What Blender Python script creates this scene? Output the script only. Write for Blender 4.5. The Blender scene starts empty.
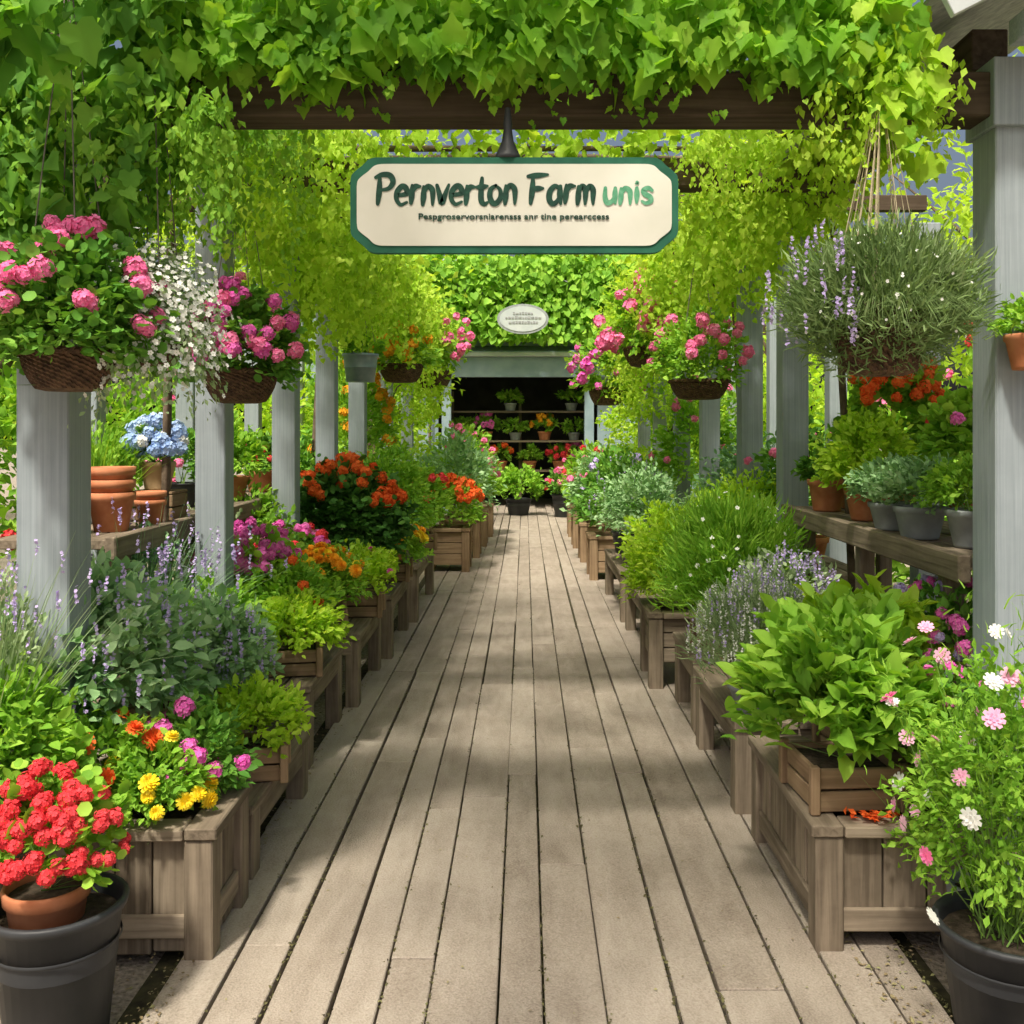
import bpy, math, random
import numpy as np
from mathutils import Vector, Matrix
rng=np.random.default_rng(7); random.seed(7)
SC=bpy.context.scene; COL=SC.collection
F=1000.0
# ---------------------------------------------------------------- materials
def newmat(n):
    m=bpy.data.materials.new(n); m.use_nodes=True; t=m.node_tree; t.nodes.clear()
    return m,t,t.nodes.new('ShaderNodeOutputMaterial')
def ramp(t,stops):
    r=t.nodes.new('ShaderNodeValToRGB'); e=r.color_ramp.elements
    while len(e)<len(stops): e.new(.5)
    for i,(p,c) in enumerate(stops): e[i].position=p; e[i].color=(*c,1)
    return r
def leafmat(n,a,b,c,trans=.45,tc=None,rough=.6,spec=.15):
    m,t,o=newmat(n); L=t.links
    g=t.nodes.new('ShaderNodeNewGeometry'); nz=t.nodes.new('ShaderNodeTexNoise'); nz.inputs['Scale'].default_value=5; nz.inputs['Detail'].default_value=1
    L.new(g.outputs['Position'],nz.inputs['Vector'])
    ad=t.nodes.new('ShaderNodeMath'); ad.operation='MULTIPLY_ADD'; ad.inputs[1].default_value=.65
    L.new(g.outputs['Random Per Island'],ad.inputs[0])
    s=t.nodes.new('ShaderNodeMath'); s.operation='MULTIPLY_ADD'; s.inputs[1].default_value=1.2; s.inputs[2].default_value=-.42
    L.new(nz.outputs['Fac'],s.inputs[0]); L.new(s.outputs[0],ad.inputs[2])
    r=ramp(t,[(0,a),(.5,b),(1,c)]); L.new(ad.outputs[0],r.inputs[0])
    p=t.nodes.new('ShaderNodeBsdfPrincipled'); p.inputs['Roughness'].default_value=rough; p.inputs['Specular IOR Level'].default_value=spec
    L.new(r.outputs[0],p.inputs['Base Color'])
    if trans<=0: L.new(p.outputs[0],o.inputs[0]); return m
    tr=t.nodes.new('ShaderNodeBsdfTranslucent')
    mx=t.nodes.new('ShaderNodeMix'); mx.data_type='RGBA'; mx.blend_type='MULTIPLY'; mx.inputs[0].default_value=1
    k=tc or (1.9,1.7,.8); mx.inputs[7].default_value=(*k,1)
    L.new(r.outputs[0],mx.inputs[6]); L.new(mx.outputs[2],tr.inputs['Color'])
    ms=t.nodes.new('ShaderNodeMixShader'); ms.inputs[0].default_value=trans
    L.new(p.outputs[0],ms.inputs[1]); L.new(tr.outputs[0],ms.inputs[2]); L.new(ms.outputs[0],o.inputs[0]); return m
def petal(n,a,b,trans=.15): return leafmat(n,a,tuple((x+y)/2 for x,y in zip(a,b)),b,trans,(1.2,1.2,1.2),.65,.1)
def woodmat(n,stops,bump=.35,gs=(1.6,30,30),rough=.85,fine=.0,rw=.3):
    m,t,o=newmat(n); L=t.links
    at_=t.nodes.new('ShaderNodeAttribute'); at_.attribute_name='grain'
    mp=t.nodes.new('ShaderNodeMapping'); mp.inputs['Scale'].default_value=gs; L.new(at_.outputs['Vector'],mp.inputs['Vector'])
    nz=t.nodes.new('ShaderNodeTexNoise'); nz.inputs['Scale'].default_value=1.5; nz.inputs['Detail'].default_value=6; nz.inputs['Distortion'].default_value=.6
    L.new(mp.outputs[0],nz.inputs['Vector'])
    n2=t.nodes.new('ShaderNodeTexNoise'); n2.inputs['Scale'].default_value=4; n2.inputs['Detail'].default_value=8; n2.inputs['Roughness'].default_value=.65; L.new(at_.outputs['Vector'],n2.inputs['Vector'])
    g=t.nodes.new('ShaderNodeNewGeometry')
    a=t.nodes.new('ShaderNodeMath'); a.operation='MULTIPLY_ADD'; a.inputs[1].default_value=rw; L.new(g.outputs['Random Per Island'],a.inputs[0])
    b=t.nodes.new('ShaderNodeMath'); b.operation='MULTIPLY_ADD'; b.inputs[1].default_value=.7-.35*fine; b.inputs[2].default_value=-.18+.17*fine+(.3-rw)/2; L.new(nz.outputs['Fac'],b.inputs[0]); L.new(b.outputs[0],a.inputs[2])
    c=t.nodes.new('ShaderNodeMath'); c.operation='MULTIPLY_ADD'; c.inputs[1].default_value=.5; L.new(n2.outputs['Fac'],c.inputs[0])
    s=t.nodes.new('ShaderNodeMath'); s.operation='SUBTRACT'; s.inputs[1].default_value=.22; L.new(a.outputs[0],s.inputs[0]); L.new(s.outputs[0],c.inputs[2])
    last=c
    if fine:
        n3=t.nodes.new('ShaderNodeTexNoise'); n3.inputs['Scale'].default_value=150; n3.inputs['Detail'].default_value=3; L.new(at_.outputs['Vector'],n3.inputs['Vector'])
        last=t.nodes.new('ShaderNodeMath'); last.operation='MULTIPLY_ADD'; last.inputs[1].default_value=1.1*fine; L.new(n3.outputs['Fac'],last.inputs[0])
        s3=t.nodes.new('ShaderNodeMath'); s3.operation='SUBTRACT'; s3.inputs[1].default_value=.55*fine; L.new(c.outputs[0],s3.inputs[0]); L.new(s3.outputs[0],last.inputs[2])
    r=ramp(t,stops); L.new(last.outputs[0],r.inputs[0])
    p=t.nodes.new('ShaderNodeBsdfPrincipled'); p.inputs['Roughness'].default_value=rough; p.inputs['Specular IOR Level'].default_value=.08
    L.new(r.outputs[0],p.inputs['Base Color'])
    bu=t.nodes.new('ShaderNodeBump'); bu.inputs['Strength'].default_value=bump; bu.inputs['Distance'].default_value=.006
    L.new(last.outputs[0],bu.inputs['Height']); L.new(bu.outputs[0],p.inputs['Normal']); L.new(p.outputs[0],o.inputs[0]); return m
def plain(n,a,b,scale=8,rough=.7,bump=.2,metal=0,spec=.3):
    m,t,o=newmat(n); L=t.links
    tc=t.nodes.new('ShaderNodeTexCoord'); nz=t.nodes.new('ShaderNodeTexNoise'); nz.inputs['Scale'].default_value=scale; nz.inputs['Detail'].default_value=7
    L.new(tc.outputs['Object'],nz.inputs['Vector']); r=ramp(t,[(.3,a),(.7,b)]); L.new(nz.outputs['Fac'],r.inputs[0])
    p=t.nodes.new('ShaderNodeBsdfPrincipled'); p.inputs['Roughness'].default_value=rough; p.inputs['Metallic'].default_value=metal; p.inputs['Specular IOR Level'].default_value=spec
    L.new(r.outputs[0],p.inputs['Base Color']); bu=t.nodes.new('ShaderNodeBump'); bu.inputs['Strength'].default_value=bump; bu.inputs['Distance'].default_value=.01
    L.new(nz.outputs['Fac'],bu.inputs['Height']); L.new(bu.outputs[0],p.inputs['Normal']); L.new(p.outputs[0],o.inputs[0]); return m
M={}; LEAFY=set('lime vine vined green fresh deep sage sage2 silver moor stem'.split())
M['lime']=leafmat('leaf_lime',(.19,.34,.02),(.34,.54,.04),(.52,.69,.11),.45)
M['vine']=leafmat('leaf_vine',(.09,.25,.025),(.20,.42,.035),(.38,.60,.07),.45)
M['vined']=leafmat('leaf_vine_deep',(.07,.20,.03),(.14,.33,.045),(.25,.47,.07),.4)
M['green']=leafmat('leaf_green',(.07,.20,.03),(.13,.32,.045),(.24,.44,.07),.2)
M['fresh']=leafmat('leaf_fresh',(.12,.29,.03),(.22,.44,.045),(.36,.58,.08),.3)
M['deep']=leafmat('leaf_deep',(.05,.14,.03),(.08,.22,.04),(.15,.31,.055),.0)
M['sage']=leafmat('leaf_sage',(.12,.27,.11),(.21,.39,.18),(.34,.52,.28),.15,(1.4,1.5,.9))
M['sage2']=leafmat('leaf_pale_sage',(.18,.35,.14),(.29,.48,.22),(.44,.61,.34),.22,(1.4,1.5,.9))
M['silver']=leafmat('leaf_silver',(.19,.30,.13),(.31,.43,.21),(.46,.57,.33),.2,(1.3,1.3,.9))
M['moor']=leafmat('leaf_fine_grey_green',(.11,.19,.06),(.19,.29,.10),(.31,.42,.19),.25,(1.3,1.3,.9))
M['red']=petal('petal_red',(.66,.03,.04),(.90,.10,.12))
M['scarlet']=petal('petal_scarlet',(.76,.08,.015),(.93,.22,.05))
M['orange']=petal('petal_orange',(.84,.32,.015),(.93,.50,.04))
M['yellow']=petal('petal_yellow',(.86,.62,.01),(.93,.78,.08))
M['pink']=petal('petal_pink',(.84,.12,.34),(.94,.32,.56))
M['hot']=petal('petal_magenta',(.70,.07,.42),(.89,.24,.62))
M['lav']=petal('petal_lavender',(.44,.34,.68),(.66,.56,.86))
M['white']=petal('petal_white',(.78,.79,.75),(.90,.90,.86))
M['rose']=petal('petal_pale_pink',(.84,.34,.56),(.92,.56,.72))
M['blue']=petal('petal_blue',(.25,.40,.72),(.55,.68,.88))
M['wood']=woodmat('weathered_wood',[(.1,(.12,.095,.07)),(.45,(.29,.235,.175)),(.85,(.47,.40,.32))],.5)
M['plank']=woodmat('path_planks',[(.08,(.22,.18,.145)),(.45,(.365,.315,.265)),(.92,(.50,.445,.385))],.8,(2.0,10,10),.97,.65,.13)
M['beam']=woodmat('dark_beam_wood',[(.1,(.05,.036,.025)),(.5,(.12,.09,.066)),(.9,(.21,.165,.125))])
M['post']=woodmat('grey_painted_post',[(.1,(.24,.28,.305)),(.5,(.35,.395,.43)),(.9,(.45,.495,.53))],.35,(1.2,70,70))
M['crate']=woodmat('brown_crate_wood',[(.1,(.17,.11,.065)),(.5,(.34,.24,.15)),(.9,(.50,.38,.27))])
M['terra']=plain('terracotta',(.42,.14,.06),(.58,.25,.13),14,.85)
M['black']=plain('black_plastic',(.028,.03,.034),(.05,.053,.058),6,.5,.05)
M['greyp']=plain('grey_pot',(.20,.22,.23),(.36,.39,.40),9,.7)
M['tan']=plain('tan_ceramic',(.45,.30,.15),(.62,.45,.26),9,.6)
M['zinc']=plain('galvanised_zinc',(.22,.30,.37),(.36,.44,.52),12,.5,.1,.2)
M['soil']=plain('soil',(.03,.022,.014),(.075,.055,.038),60,1,.8)
M['moss']=plain('mossy_soil',(.025,.022,.014),(.07,.065,.03),25,1,.8)
M['basket']=plain('woven_basket',(.05,.03,.02),(.17,.10,.06),40,.85,.6)
M['wire']=plain('wire',(.10,.09,.07),(.2,.18,.15),20,.6)
M['twine']=plain('twine',(.34,.28,.18),(.50,.43,.30),30,.9)
M['stem']=leafmat('stem',(.09,.16,.04),(.15,.26,.06),(.2,.32,.09),.0)
M['bark']=plain('bark',(.06,.045,.03),(.19,.14,.10),15,.95,1)
M['cream']=plain('sign_cream',(.64,.64,.55),(.74,.73,.65),5,.8,.05)
M['sgreen']=plain('sign_green',(.012,.09,.055),(.025,.15,.09),12,.7,.1)
M['ink']=plain('sign_ink',(.008,.035,.025),(.02,.085,.055),60,.7,0)
M['ink2']=plain('sign_light_ink',(.06,.28,.15),(.16,.42,.26),60,.6,0)
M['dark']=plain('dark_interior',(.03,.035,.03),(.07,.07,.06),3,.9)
M['shin']=plain('grey_shingle',(.22,.23,.24),(.38,.39,.40),25,.9,.8)
M['pale']=plain('pale_fascia',(.40,.45,.47),(.52,.56,.57),4,.6)
M['shop']=plain('shop_blue_grey',(.20,.28,.33),(.28,.36,.41),4,.6)
# ---------------------------------------------------------------- geometry
def cb_topo():
    idx={};vs=[]
    for s in [(a,b,c) for a in(-1,1) for b in(-1,1) for c in(-1,1)]:
        for ax in range(3): idx[(s,ax)]=len(vs); vs.append((s,ax))
    fs=[]
    for ax in range(3):
        o=[i for i in range(3) if i!=ax]
        for sg in(-1,1):
            q=[]
            for u,v in((-1,-1),(1,-1),(1,1),(-1,1)):
                s=[0,0,0]; s[ax]=sg; s[o[0]]=u; s[o[1]]=v; q.append(idx[(tuple(s),ax)])
            fs.append(q)
    for c in range(3):
        a,b=[i for i in range(3) if i!=c]
        for sa in(-1,1):
            for sb in(-1,1):
                s1=[0]*3; s1[a]=sa;s1[b]=sb;s1[c]=-1; s2=list(s1); s2[c]=1
                fs.append([idx[(tuple(s1),a)],idx[(tuple(s1),b)],idx[(tuple(s2),b)],idx[(tuple(s2),a)]])
    for s in [(a,b,c) for a in(-1,1) for b in(-1,1) for c in(-1,1)]: fs.append([idx[(s,0)],idx[(s,1)],idx[(s,2)]])
    P=np.array([[s[i]*(1 if i==ax else .8) for i in range(3)] for s,ax in vs])
    out=[]
    for f in fs:
        n=np.cross(P[f[1]]-P[f[0]],P[f[2]]-P[f[0]])
        out.append(f if n.dot(P[f].mean(0))>0 else f[::-1])
    S=np.array([s for s,ax in vs],float); A=np.array([[1 if i==ax else 0 for i in range(3)] for s,ax in vs],float)
    return S,A,out
CS,CA,CF=cb_topo(); CL=np.array([i for f in CF for i in f]); CN=np.array([len(f) for f in CF])
class Geo:
    def __init__(s): s.V=[];s.L=[];s.N=[];s.G=[];s.n=0
    def add(s,V,L,N,g=None):
        V=np.asarray(V,float).reshape(-1,3); s.V.append(V); s.L.append(np.asarray(L)+s.n); s.N.append(np.asarray(N)); s.n+=len(V)
        s.G.append(V if g is None else g)
    def box(s,c,d,bev=.004,R=None):
        h=np.array(d,float)/2; b=min(bev,h.min()*.5)
        V=CS*(h-b*(1-CA)); o=np.argsort(-h); g=V[:,o]+rng.random(3)*9
        if R is not None: V=V@np.array(R).T
        s.add(V+np.array(c),CL,CN,g)
    def bx(s,x0,x1,y0,y1,z0,z1,bev=.004): s.box(((x0+x1)/2,(y0+y1)/2,(z0+z1)/2),(x1-x0,y1-y0,z1-z0),bev)
    def scatter(s,T,pos,R,sc):
        Tv,Tl,Tn=T; n=len(pos); sc=np.asarray(sc,float)*np.ones(n)
        V=np.einsum('nij,kj->nki',R,Tv)*sc[:,None,None]+pos[:,None,:]
        L=(Tl[None]+(np.arange(n)*len(Tv))[:,None]).ravel(); s.add(V.reshape(-1,3),L,np.tile(Tn,n))
    def lathe(s,prof,seg=28,c=(0,0,0),wave=None):
        a=np.linspace(0,2*math.pi,seg,endpoint=False); V=[]
        for i,(r,z) in enumerate(prof):
            rr=r*np.ones(seg) if wave is None else r+wave*np.where((np.arange(seg)//2+i)%2==0,1,-1)
            V.append(np.stack([rr*np.cos(a),rr*np.sin(a),z*np.ones(seg)],1)+np.array(c))
        V=np.concatenate(V); q=[]
        for i in range(len(prof)-1):
            for j in range(seg): k=(j+1)%seg; q+=[i*seg+j,i*seg+k,(i+1)*seg+k,(i+1)*seg+j]
        s.add(V,q,[4]*(len(q)//4))
    def tube(s,pts,rad,seg=6):
        pts=np.array(pts,float); n=len(pts); rad=np.array(rad)*np.ones(n); a=np.linspace(0,2*math.pi,seg,endpoint=False); V=[]
        for i in range(n):
            d=pts[min(i+1,n-1)]-pts[max(i-1,0)]; d/=np.linalg.norm(d)+1e-9; u=np.cross(d,(0.1,0.9,.2)); u/=np.linalg.norm(u)+1e-9; w=np.cross(d,u)
            V.append(pts[i]+rad[i]*(np.cos(a)[:,None]*u+np.sin(a)[:,None]*w))
        q=[]
        for i in range(n-1):
            for j in range(seg): k=(j+1)%seg; q+=[i*seg+j,i*seg+k,(i+1)*seg+k,(i+1)*seg+j]
        s.add(np.concatenate(V),q,[4]*(len(q)//4))
    def blades(s,base,d,L,w,droop=.4,K=4,prof='thin',fold=.25):
        n=len(base); t=np.linspace(0,1,K+1); d=nrm(d); L=np.ones(n)*L; w=np.ones(n)*w; droop=np.ones(n)*droop
        P=base[:,None]+d[:,None]*(L[:,None]*t)[:,:,None]; P[:,:,2]-=(droop*L)[:,None]*t**2
        sd=np.cross(d,np.array([0,0,1.])+rng.normal(0,.35,(n,3))); sd=nrm(sd)
        pr=1-t*.92
        off=sd[:,None]*(w[:,None]*pr/2)[:,:,None]; up=np.zeros_like(P); up[:,:,2]=fold*w[:,None]*pr
        V=np.stack([P-off+up,P,P+off+up],2).reshape(n,-1,3); q=[]
        for i in range(K):
            for j in range(2): a=i*3+j; q+=[a,a+1,a+4,a+3]
        k=(K+1)*3; LL=(np.array(q)[None]+(np.arange(n)*k)[:,None]).ravel(); s.add(V.reshape(-1,3),LL,[4]*(len(LL)//4))
        return P[:,-1]
    def mesh(s,name,mat,smooth=False):
        if isinstance(mat,str) and mat in LEAFY: smooth=True
        me=bpy.data.meshes.new(name); V=np.concatenate(s.V); L=np.concatenate(s.L).astype(np.int32); N=np.concatenate(s.N).astype(np.int32)
        me.vertices.add(len(V)); me.vertices.foreach_set('co',V.astype(np.float32).ravel())
        me.loops.add(len(L)); me.loops.foreach_set('vertex_index',L)
        me.polygons.add(len(N)); me.polygons.foreach_set('loop_start',np.concatenate([[0],np.cumsum(N)[:-1]]).astype(np.int32))
        me.polygons.foreach_set('use_smooth',np.full(len(N),bool(smooth)))
        me.update(calc_edges=True)
        a=me.attributes.new('grain','FLOAT_VECTOR','POINT'); a.data.foreach_set('vector',np.concatenate(s.G).astype(np.float32).ravel())
        me.materials.append(M[mat] if isinstance(mat,str) else mat); return me
    def build(s,name,mat,parent=None,smooth=False,loc=None):
        o=bpy.data.objects.new(name,s.mesh(name,mat,smooth)); COL.objects.link(o)
        if parent: o.parent=parent
        if loc is not None: o.location=loc
        return o
def nrm(v): return v/(np.linalg.norm(v,axis=-1,keepdims=True)+1e-9)
def frames(d,n):
    d=nrm(d); x=nrm(np.cross(d,n)); n=np.cross(x,d); return np.stack([x,d,n],2)
def tmpl(V,Fs): return (np.array(V,float),np.array([i for f in Fs for i in f]),np.array([len(f) for f in Fs]))
T={}
T['small']=tmpl([(0,0,0),(-.28,.5,.10),(0,1,-.06),(.28,.5,.10),(0,.5,0)],[(0,4,1),(4,2,1),(0,3,4),(4,3,2)])
T['needle']=tmpl([(-.05,0,0),(.05,0,0),(.06,.5,.06),(-.06,.5,.06),(0,1,-.08)],[(0,1,2,3),(3,2,4)])
T['oval']=tmpl([(0,0,0),(0,.35,.0),(0,.7,-.03),(0,1,-.12),(-.26,.3,.08),(-.24,.65,.05),(.26,.3,.08),(.24,.65,.05)],[(0,1,4),(0,6,1),(1,2,5,4),(1,6,7,2),(2,3,5),(2,7,3)])
def fan(out,c,zf):
    V=[(c[0],c[1],-.04)]+[(x,y,zf(x,y)) for x,y in out]; n=len(out); return tmpl(V,[(0,i+1,(i+1)%n+1) for i in range(n)])
h=[(0,0),(.20,-.13),(.42,-.06),(.44,.10),(.54,.32),(.38,.40),(.36,.60),(.2,.70),(0,1.02)]
T['vine']=fan(h+[(-x,y) for x,y in h[-2:0:-1]],(0,.33),lambda x,y:.2*abs(x)-.3*max(0,y-.3)**1.5+.05*math.sin(9*x+7*y))
h=[(0,0),(.3,-.12),(.5,.1),(.5,.38),(.3,.7),(0,1.0)]
T['heart']=fan(h+[(-x,y) for x,y in h[-2:0:-1]],(0,.35),lambda x,y:.2*abs(x)-.18*max(0,y-.3)**1.5)
h=[(0,0),(.07,.15),(.15,.3),(.25,.45),(.22,.62),(.20,.76),(.1,.9),(0,1.0)]
T['lettuce']=fan(h+[(-x,y) for x,y in h[-2:0:-1]],(0,.5),lambda x,y:.4*abs(x)-.3*y*y*y+.03*math.sin(22*y+9*x))
a=np.linspace(0,2*math.pi,12,endpoint=False); T['round']=fan([(math.sin(q)*.5*(1-.09*(i%2)),.5-math.cos(q)*.5*(1-.09*(i%2))) for i,q in enumerate(a)],(0,.45),lambda x,y:.3*(x*x+(y-.5)**2)+.04)
def petals(rings):
    V=[];Fs=[]
    for (n,r,w,lift,z0,ph) in rings:
        for i in range(n):
            q=2*math.pi*(i+ph)/n; c,s_=math.cos(q),math.sin(q); k=len(V)
            for (l,ww) in((.05,0),(.55,-w),(.55,w),(1,-w*.7),(1,w*.7)):
                V.append((c*l*r-s_*ww*r,s_*l*r+c*ww*r,z0+lift*l*l*r-(0.0 if ww==0 else .02)))
            Fs+=[(k,k+2,k+1),(k+1,k+2,k+4,k+3)]
    return tmpl(V,Fs)
T['floret']=petals([(5,.5,.42,.15,0,0)])
T['daisy']=petals([(9,.5,.26,.05,0,0),(7,.36,.3,.25,.03,.5),(5,.2,.35,.5,.06,.5)])
T['pom']=petals([(11,.5,.22,-.25,0,0),(10,.46,.24,.15,.06,.5),(9,.38,.28,.45,.10,.2),(7,.27,.34,.8,.14,.6),(5,.16,.4,1.0,.19,0)])
def ballhead(n,fl):
    i=np.arange(n)+.5; ph=np.arccos(1-1.45*i/n); th=math.pi*(1+5**.5)*i
    u=np.stack([np.cos(th)*np.sin(ph),np.sin(th)*np.sin(ph),np.cos(ph)],1)
    R=frames(np.cross(u,rng.normal(0,1,u.shape)),u+rng.normal(0,.3,u.shape)); G=Geo(); G.scatter(T['floret'],u*.38*(1+rng.normal(0,.12,(n,1))),R,fl*(.8+.4*rng.random(n)))
    return (G.V[0],G.L[0],G.N[0])
T['ball']=ballhead(42,.26); T['ballfar']=ballhead(12,.5)
def mound(n,r,h,clumps,cs,zlow=-.3,zc=.35,pull=.55,ry=None):
    u=rng.normal(0,1,(clumps*3,3)); u=nrm(u); u=u[u[:,2]>zlow][:clumps]; k=len(u)
    C=u*np.array([r,ry or r,h*(1-zc)])*(.78+.3*rng.random((k,1)))
    i=rng.integers(0,k,n); f=pull+(1-pull)*rng.random((n,1))**.6
    p=C[i]*f+rng.normal(0,cs,(n,3)); p[:,2]+=h*zc
    d=u[i]*.9+rng.normal(0,.5,(n,3))+np.array([0,0,.1]); nn=u[i]*.5+rng.normal(0,.4,(n,3))+np.array([0,0,.75])
    return p,d,nn
def shellpts(n,r,h,zlow=0,zc=.35,ry=None,front=.5):
    u=rng.normal(0,1,(n*12+30,3)); u[:,1]-=front; u=nrm(u); u=u[u[:,2]>zlow][:n]
    return u*np.array([r,ry or r,h*(1-zc)])*(.93+.14*rng.random((len(u),1)))+np.array([0,0,h*zc]),u
# ---------------------------------------------------------------- things
def thing(name,label,cat,loc=(0,0,0),rz=0,group=None):
    o=bpy.data.objects.new(name,None); COL.objects.link(o); o.location=loc; o.rotation_euler=(0,0,rz); o.empty_display_size=.1
    o['label']=label; o['category']=cat
    if group: o['group']=group
    return o
def struct(o,kind='structure',label=None,cat=None):
    o['kind']=kind
    if label: o['label']=label
    if cat: o['category']=cat
    return o
def do_pot(t,style,r,h):
    if style in('terra','black','greyp','tan'):
        G=Geo(); b=.72; rh=h*.2 if style!='black' else h*.07
        G.lathe([(.001,.003),(r*b*.96,.003),(r*b,.012),(r*.93,h-rh),(r*1.0,h-rh+.003),(r*1.03,h-.006),(r*1.01,h),(r*.94,h),(r*.92,h-.02),(r*.86,h*.6)],32)
        if style=='black': G.lathe([(r*.9,h*.72),(r*.935,h*.735),(r*.92,h*.75)],32)
        G.build('pot',style,t,True)
        G=Geo(); G.lathe([(.001,h*.88),(r*.5,h*.9),(r*.9,h*.87)],20); G.build('soil','soil',t,True)
    elif style=='crate':
        G=Geo(); w=r; nb=2 if h<.16 else 3; bh=h/nb
        for i in range(nb):
            z=bh*(i+.5)
            for s in(-1,1): G.box((0,s*(w-.009),z),(2*w-.005,.016,bh-.008)); G.box((s*(w-.009),0,z),(.016,2*w-.04,bh-.008))
        for sx in(-1,1):
            for sy in(-1,1): G.box((sx*(w+.002),sy*(w+.002),h/2+.004),(.03,.03,h+.008))
        G.build('crate_boards','crate',t)
        G=Geo(); G.bx(-w+.02,w-.02,-w+.02,w-.02,.004,h*.86); G.build('soil','soil',t)
HM={}
def heads(t,ft,fm,P,u,fs):
    if (ft,fm) not in HM:
        G=Geo(); G.add(*T[ft]); HM[(ft,fm)]=G.mesh('flower',fm)
    R=frames(np.cross(u,rng.normal(0,1,u.shape)),u)
    for i in range(min(len(P),90)):
        o=bpy.data.objects.new('flower',HM[(ft,fm)]); COL.objects.link(o); o.parent=t; s=fs*(.75+.45*rng.random())
        m=Matrix.Identity(4)
        for a in range(3):
            for b in range(3): m[a][b]=float(R[i][a][b])*s
            m[a][3]=float(P[i][a])
        o.matrix_local=m
def do_plant(t,z,kind,R,H,n,leaf,ls,mat,fl,ry=None,off=(0,0)):
    G=Geo(); tips=None; zz=np.array([off[0],off[1],z])
    if kind in('mound','ball','top','lush'):
        n=int(n*1.4); zl=-.95 if kind=='ball' else -.3; zc=.5 if kind=='ball' else .35
        p,d,nn=mound(n,R,H,max(18,int(n/24)),max(.012,R*.09),zl,zc,.5,ry)
        if leaf=='needle': d=d+[0,0,.7]; nn=rng.normal(0,1,nn.shape)
        if kind=='lush': d=d+[0,0,.75]; nn=nn+nrm(d)*[-.6,-.6,0]
        G.scatter(T[leaf],p+zz,frames(d,nn),ls*(.6+.7*rng.random(n)))
        k=10; u=nrm(rng.normal(0,1,(k,3))*[1,1,.4]+[0,0,.7]); 
        S=Geo(); S.blades(np.tile(zz,(k,1))+rng.normal(0,.01,(k,3)),u,R*.8,.008,0,3); S.build('stems','stem',t)
    elif kind=='spike':
        b=rng.normal(0,R*.25,(n,3)); b[:,2]=0; d=b/R*1.5+rng.normal(0,.18,(n,3))+[0,0,1.3]
        tips=G.blades(b+zz,d,H*(.65+.45*rng.random(n)),ls,.12+.25*rng.random(n),4,'thin')
        m=n*3; q,dd,nn=mound(m,R*.8,H*.75,30,R*.1); G.scatter(T['small'],q+zz,frames(dd+[0,0,1],nn),ls*5)
    elif kind=='airy':
        k=n//60; b=rng.normal(0,R*.12,(k,3)); b[:,2]=0; d=rng.normal(0,.24,(k,3))+[0,0,1]; Ls=H*(.45+.65*rng.random(k))
        S=Geo(); tips=S.blades(b+zz,d,Ls,.005,.06,5); S.build('stems','stem',t)
        q=n//4; tt=rng.random((q,1))**.7; i=rng.integers(0,len(b),q); dn=nrm(d)
        p=b[i]+dn[i]*Ls[i][:,None]*tt*.96+rng.normal(0,R*.045,(q,3)); G.scatter(T['needle'],p+zz,frames(rng.normal(0,1,(q,3))+dn[i],rng.normal(0,.6,(q,3))+[0,0,1]),ls*1.6*(.6+.7*rng.random(q)))
        m=n-q; p,dd,nn=mound(m,R*.85,H*.78,70,R*.07,-.9,.5,.4); G.scatter(T[leaf],p+zz+[0,0,.03],frames(dd,nn),ls*(.6+.7*rng.random(m)))
    elif kind=='trail':
        p,d,nn=mound(n//2,R,H,30,.03,-.2,.4,.4,ry); G.scatter(T[leaf],p+zz,frames(d,nn),ls*(.6+.7*rng.random(len(p))))
        m=n//12; th=rng.random(m)*6.283; u=np.stack([np.cos(th),np.sin(th),.1+0*th],1); st=u*R*.7; Ln=H*(.4+.8*rng.random(m))
        i=np.repeat(np.arange(m),6); f=rng.random((len(i),1)); p=st[i]+u[i]*R*.35*np.sqrt(f)+[0,0,1]*(H*.2-f*Ln[i][:,None])+rng.normal(0,.02,(len(i),3))
        G.scatter(T[leaf],p+zz,frames(rng.normal(0,.4,(len(i),3))-[0,0,1]+u[i]*.4,u[i]+rng.normal(0,.4,(len(i),3))),ls*(.6+.7*rng.random(len(i))))
    G.build('foliage',mat,t)
    for fl_ in fl:
        ft,fm,cnt,fs=fl_[:4]; side=fl_[4] if len(fl_)>4 else None
        if tips is not None and side!=9:
            i=rng.integers(0,len(tips),cnt); P=tips[i].copy(); u=rng.normal(0,.5,(cnt,3))+[0,-.9,.8]
        else:
            P,u=shellpts(cnt,R*1.0,H,{'ball':-.5,'top':.42,'airy':-.8}.get(kind,-.05),.35 if kind not in('ball','airy') else .45,ry,1.2 if side==9 else .5)
            if side is not None and side!=9: P[:,0]=P[:,0]*.4+side*R*.75
            P=P+zz+u*fs*.15; u=u+rng.normal(0,.25,u.shape)+[0,-.15,.1]
        if ft=='spikelet':
            k=8; c=len(P); P=np.repeat(P,k,0); P[:,2]+=np.tile(np.linspace(-fs*1.2,fs*1.4,k),c); P+=rng.normal(0,fs*.13,P.shape); u=rng.normal(0,1,P.shape)
            Gf=Geo(); Gf.scatter(T['floret'],P,frames(np.cross(u,rng.normal(0,1,u.shape)),u),fs*.55); struct(Gf.build('flower_sprigs',fm,t),'stuff'); continue
        if ft in('ball','pom','daisy') and cnt<=90: heads(t,ft,fm,P,u,fs); continue
        if kind=='trail': P=P+rng.normal(0,R*.2,P.shape)-[0,0,1]*(rng.random((len(P),1))**1.5*H*.9)
        Gf=Geo(); Gf.scatter(T[ft],P,frames(np.cross(u,rng.normal(0,1,u.shape)),u),fs*(.75+.45*rng.random(len(P)))); struct(Gf.build('flowers',fm,t),'stuff')
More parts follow.
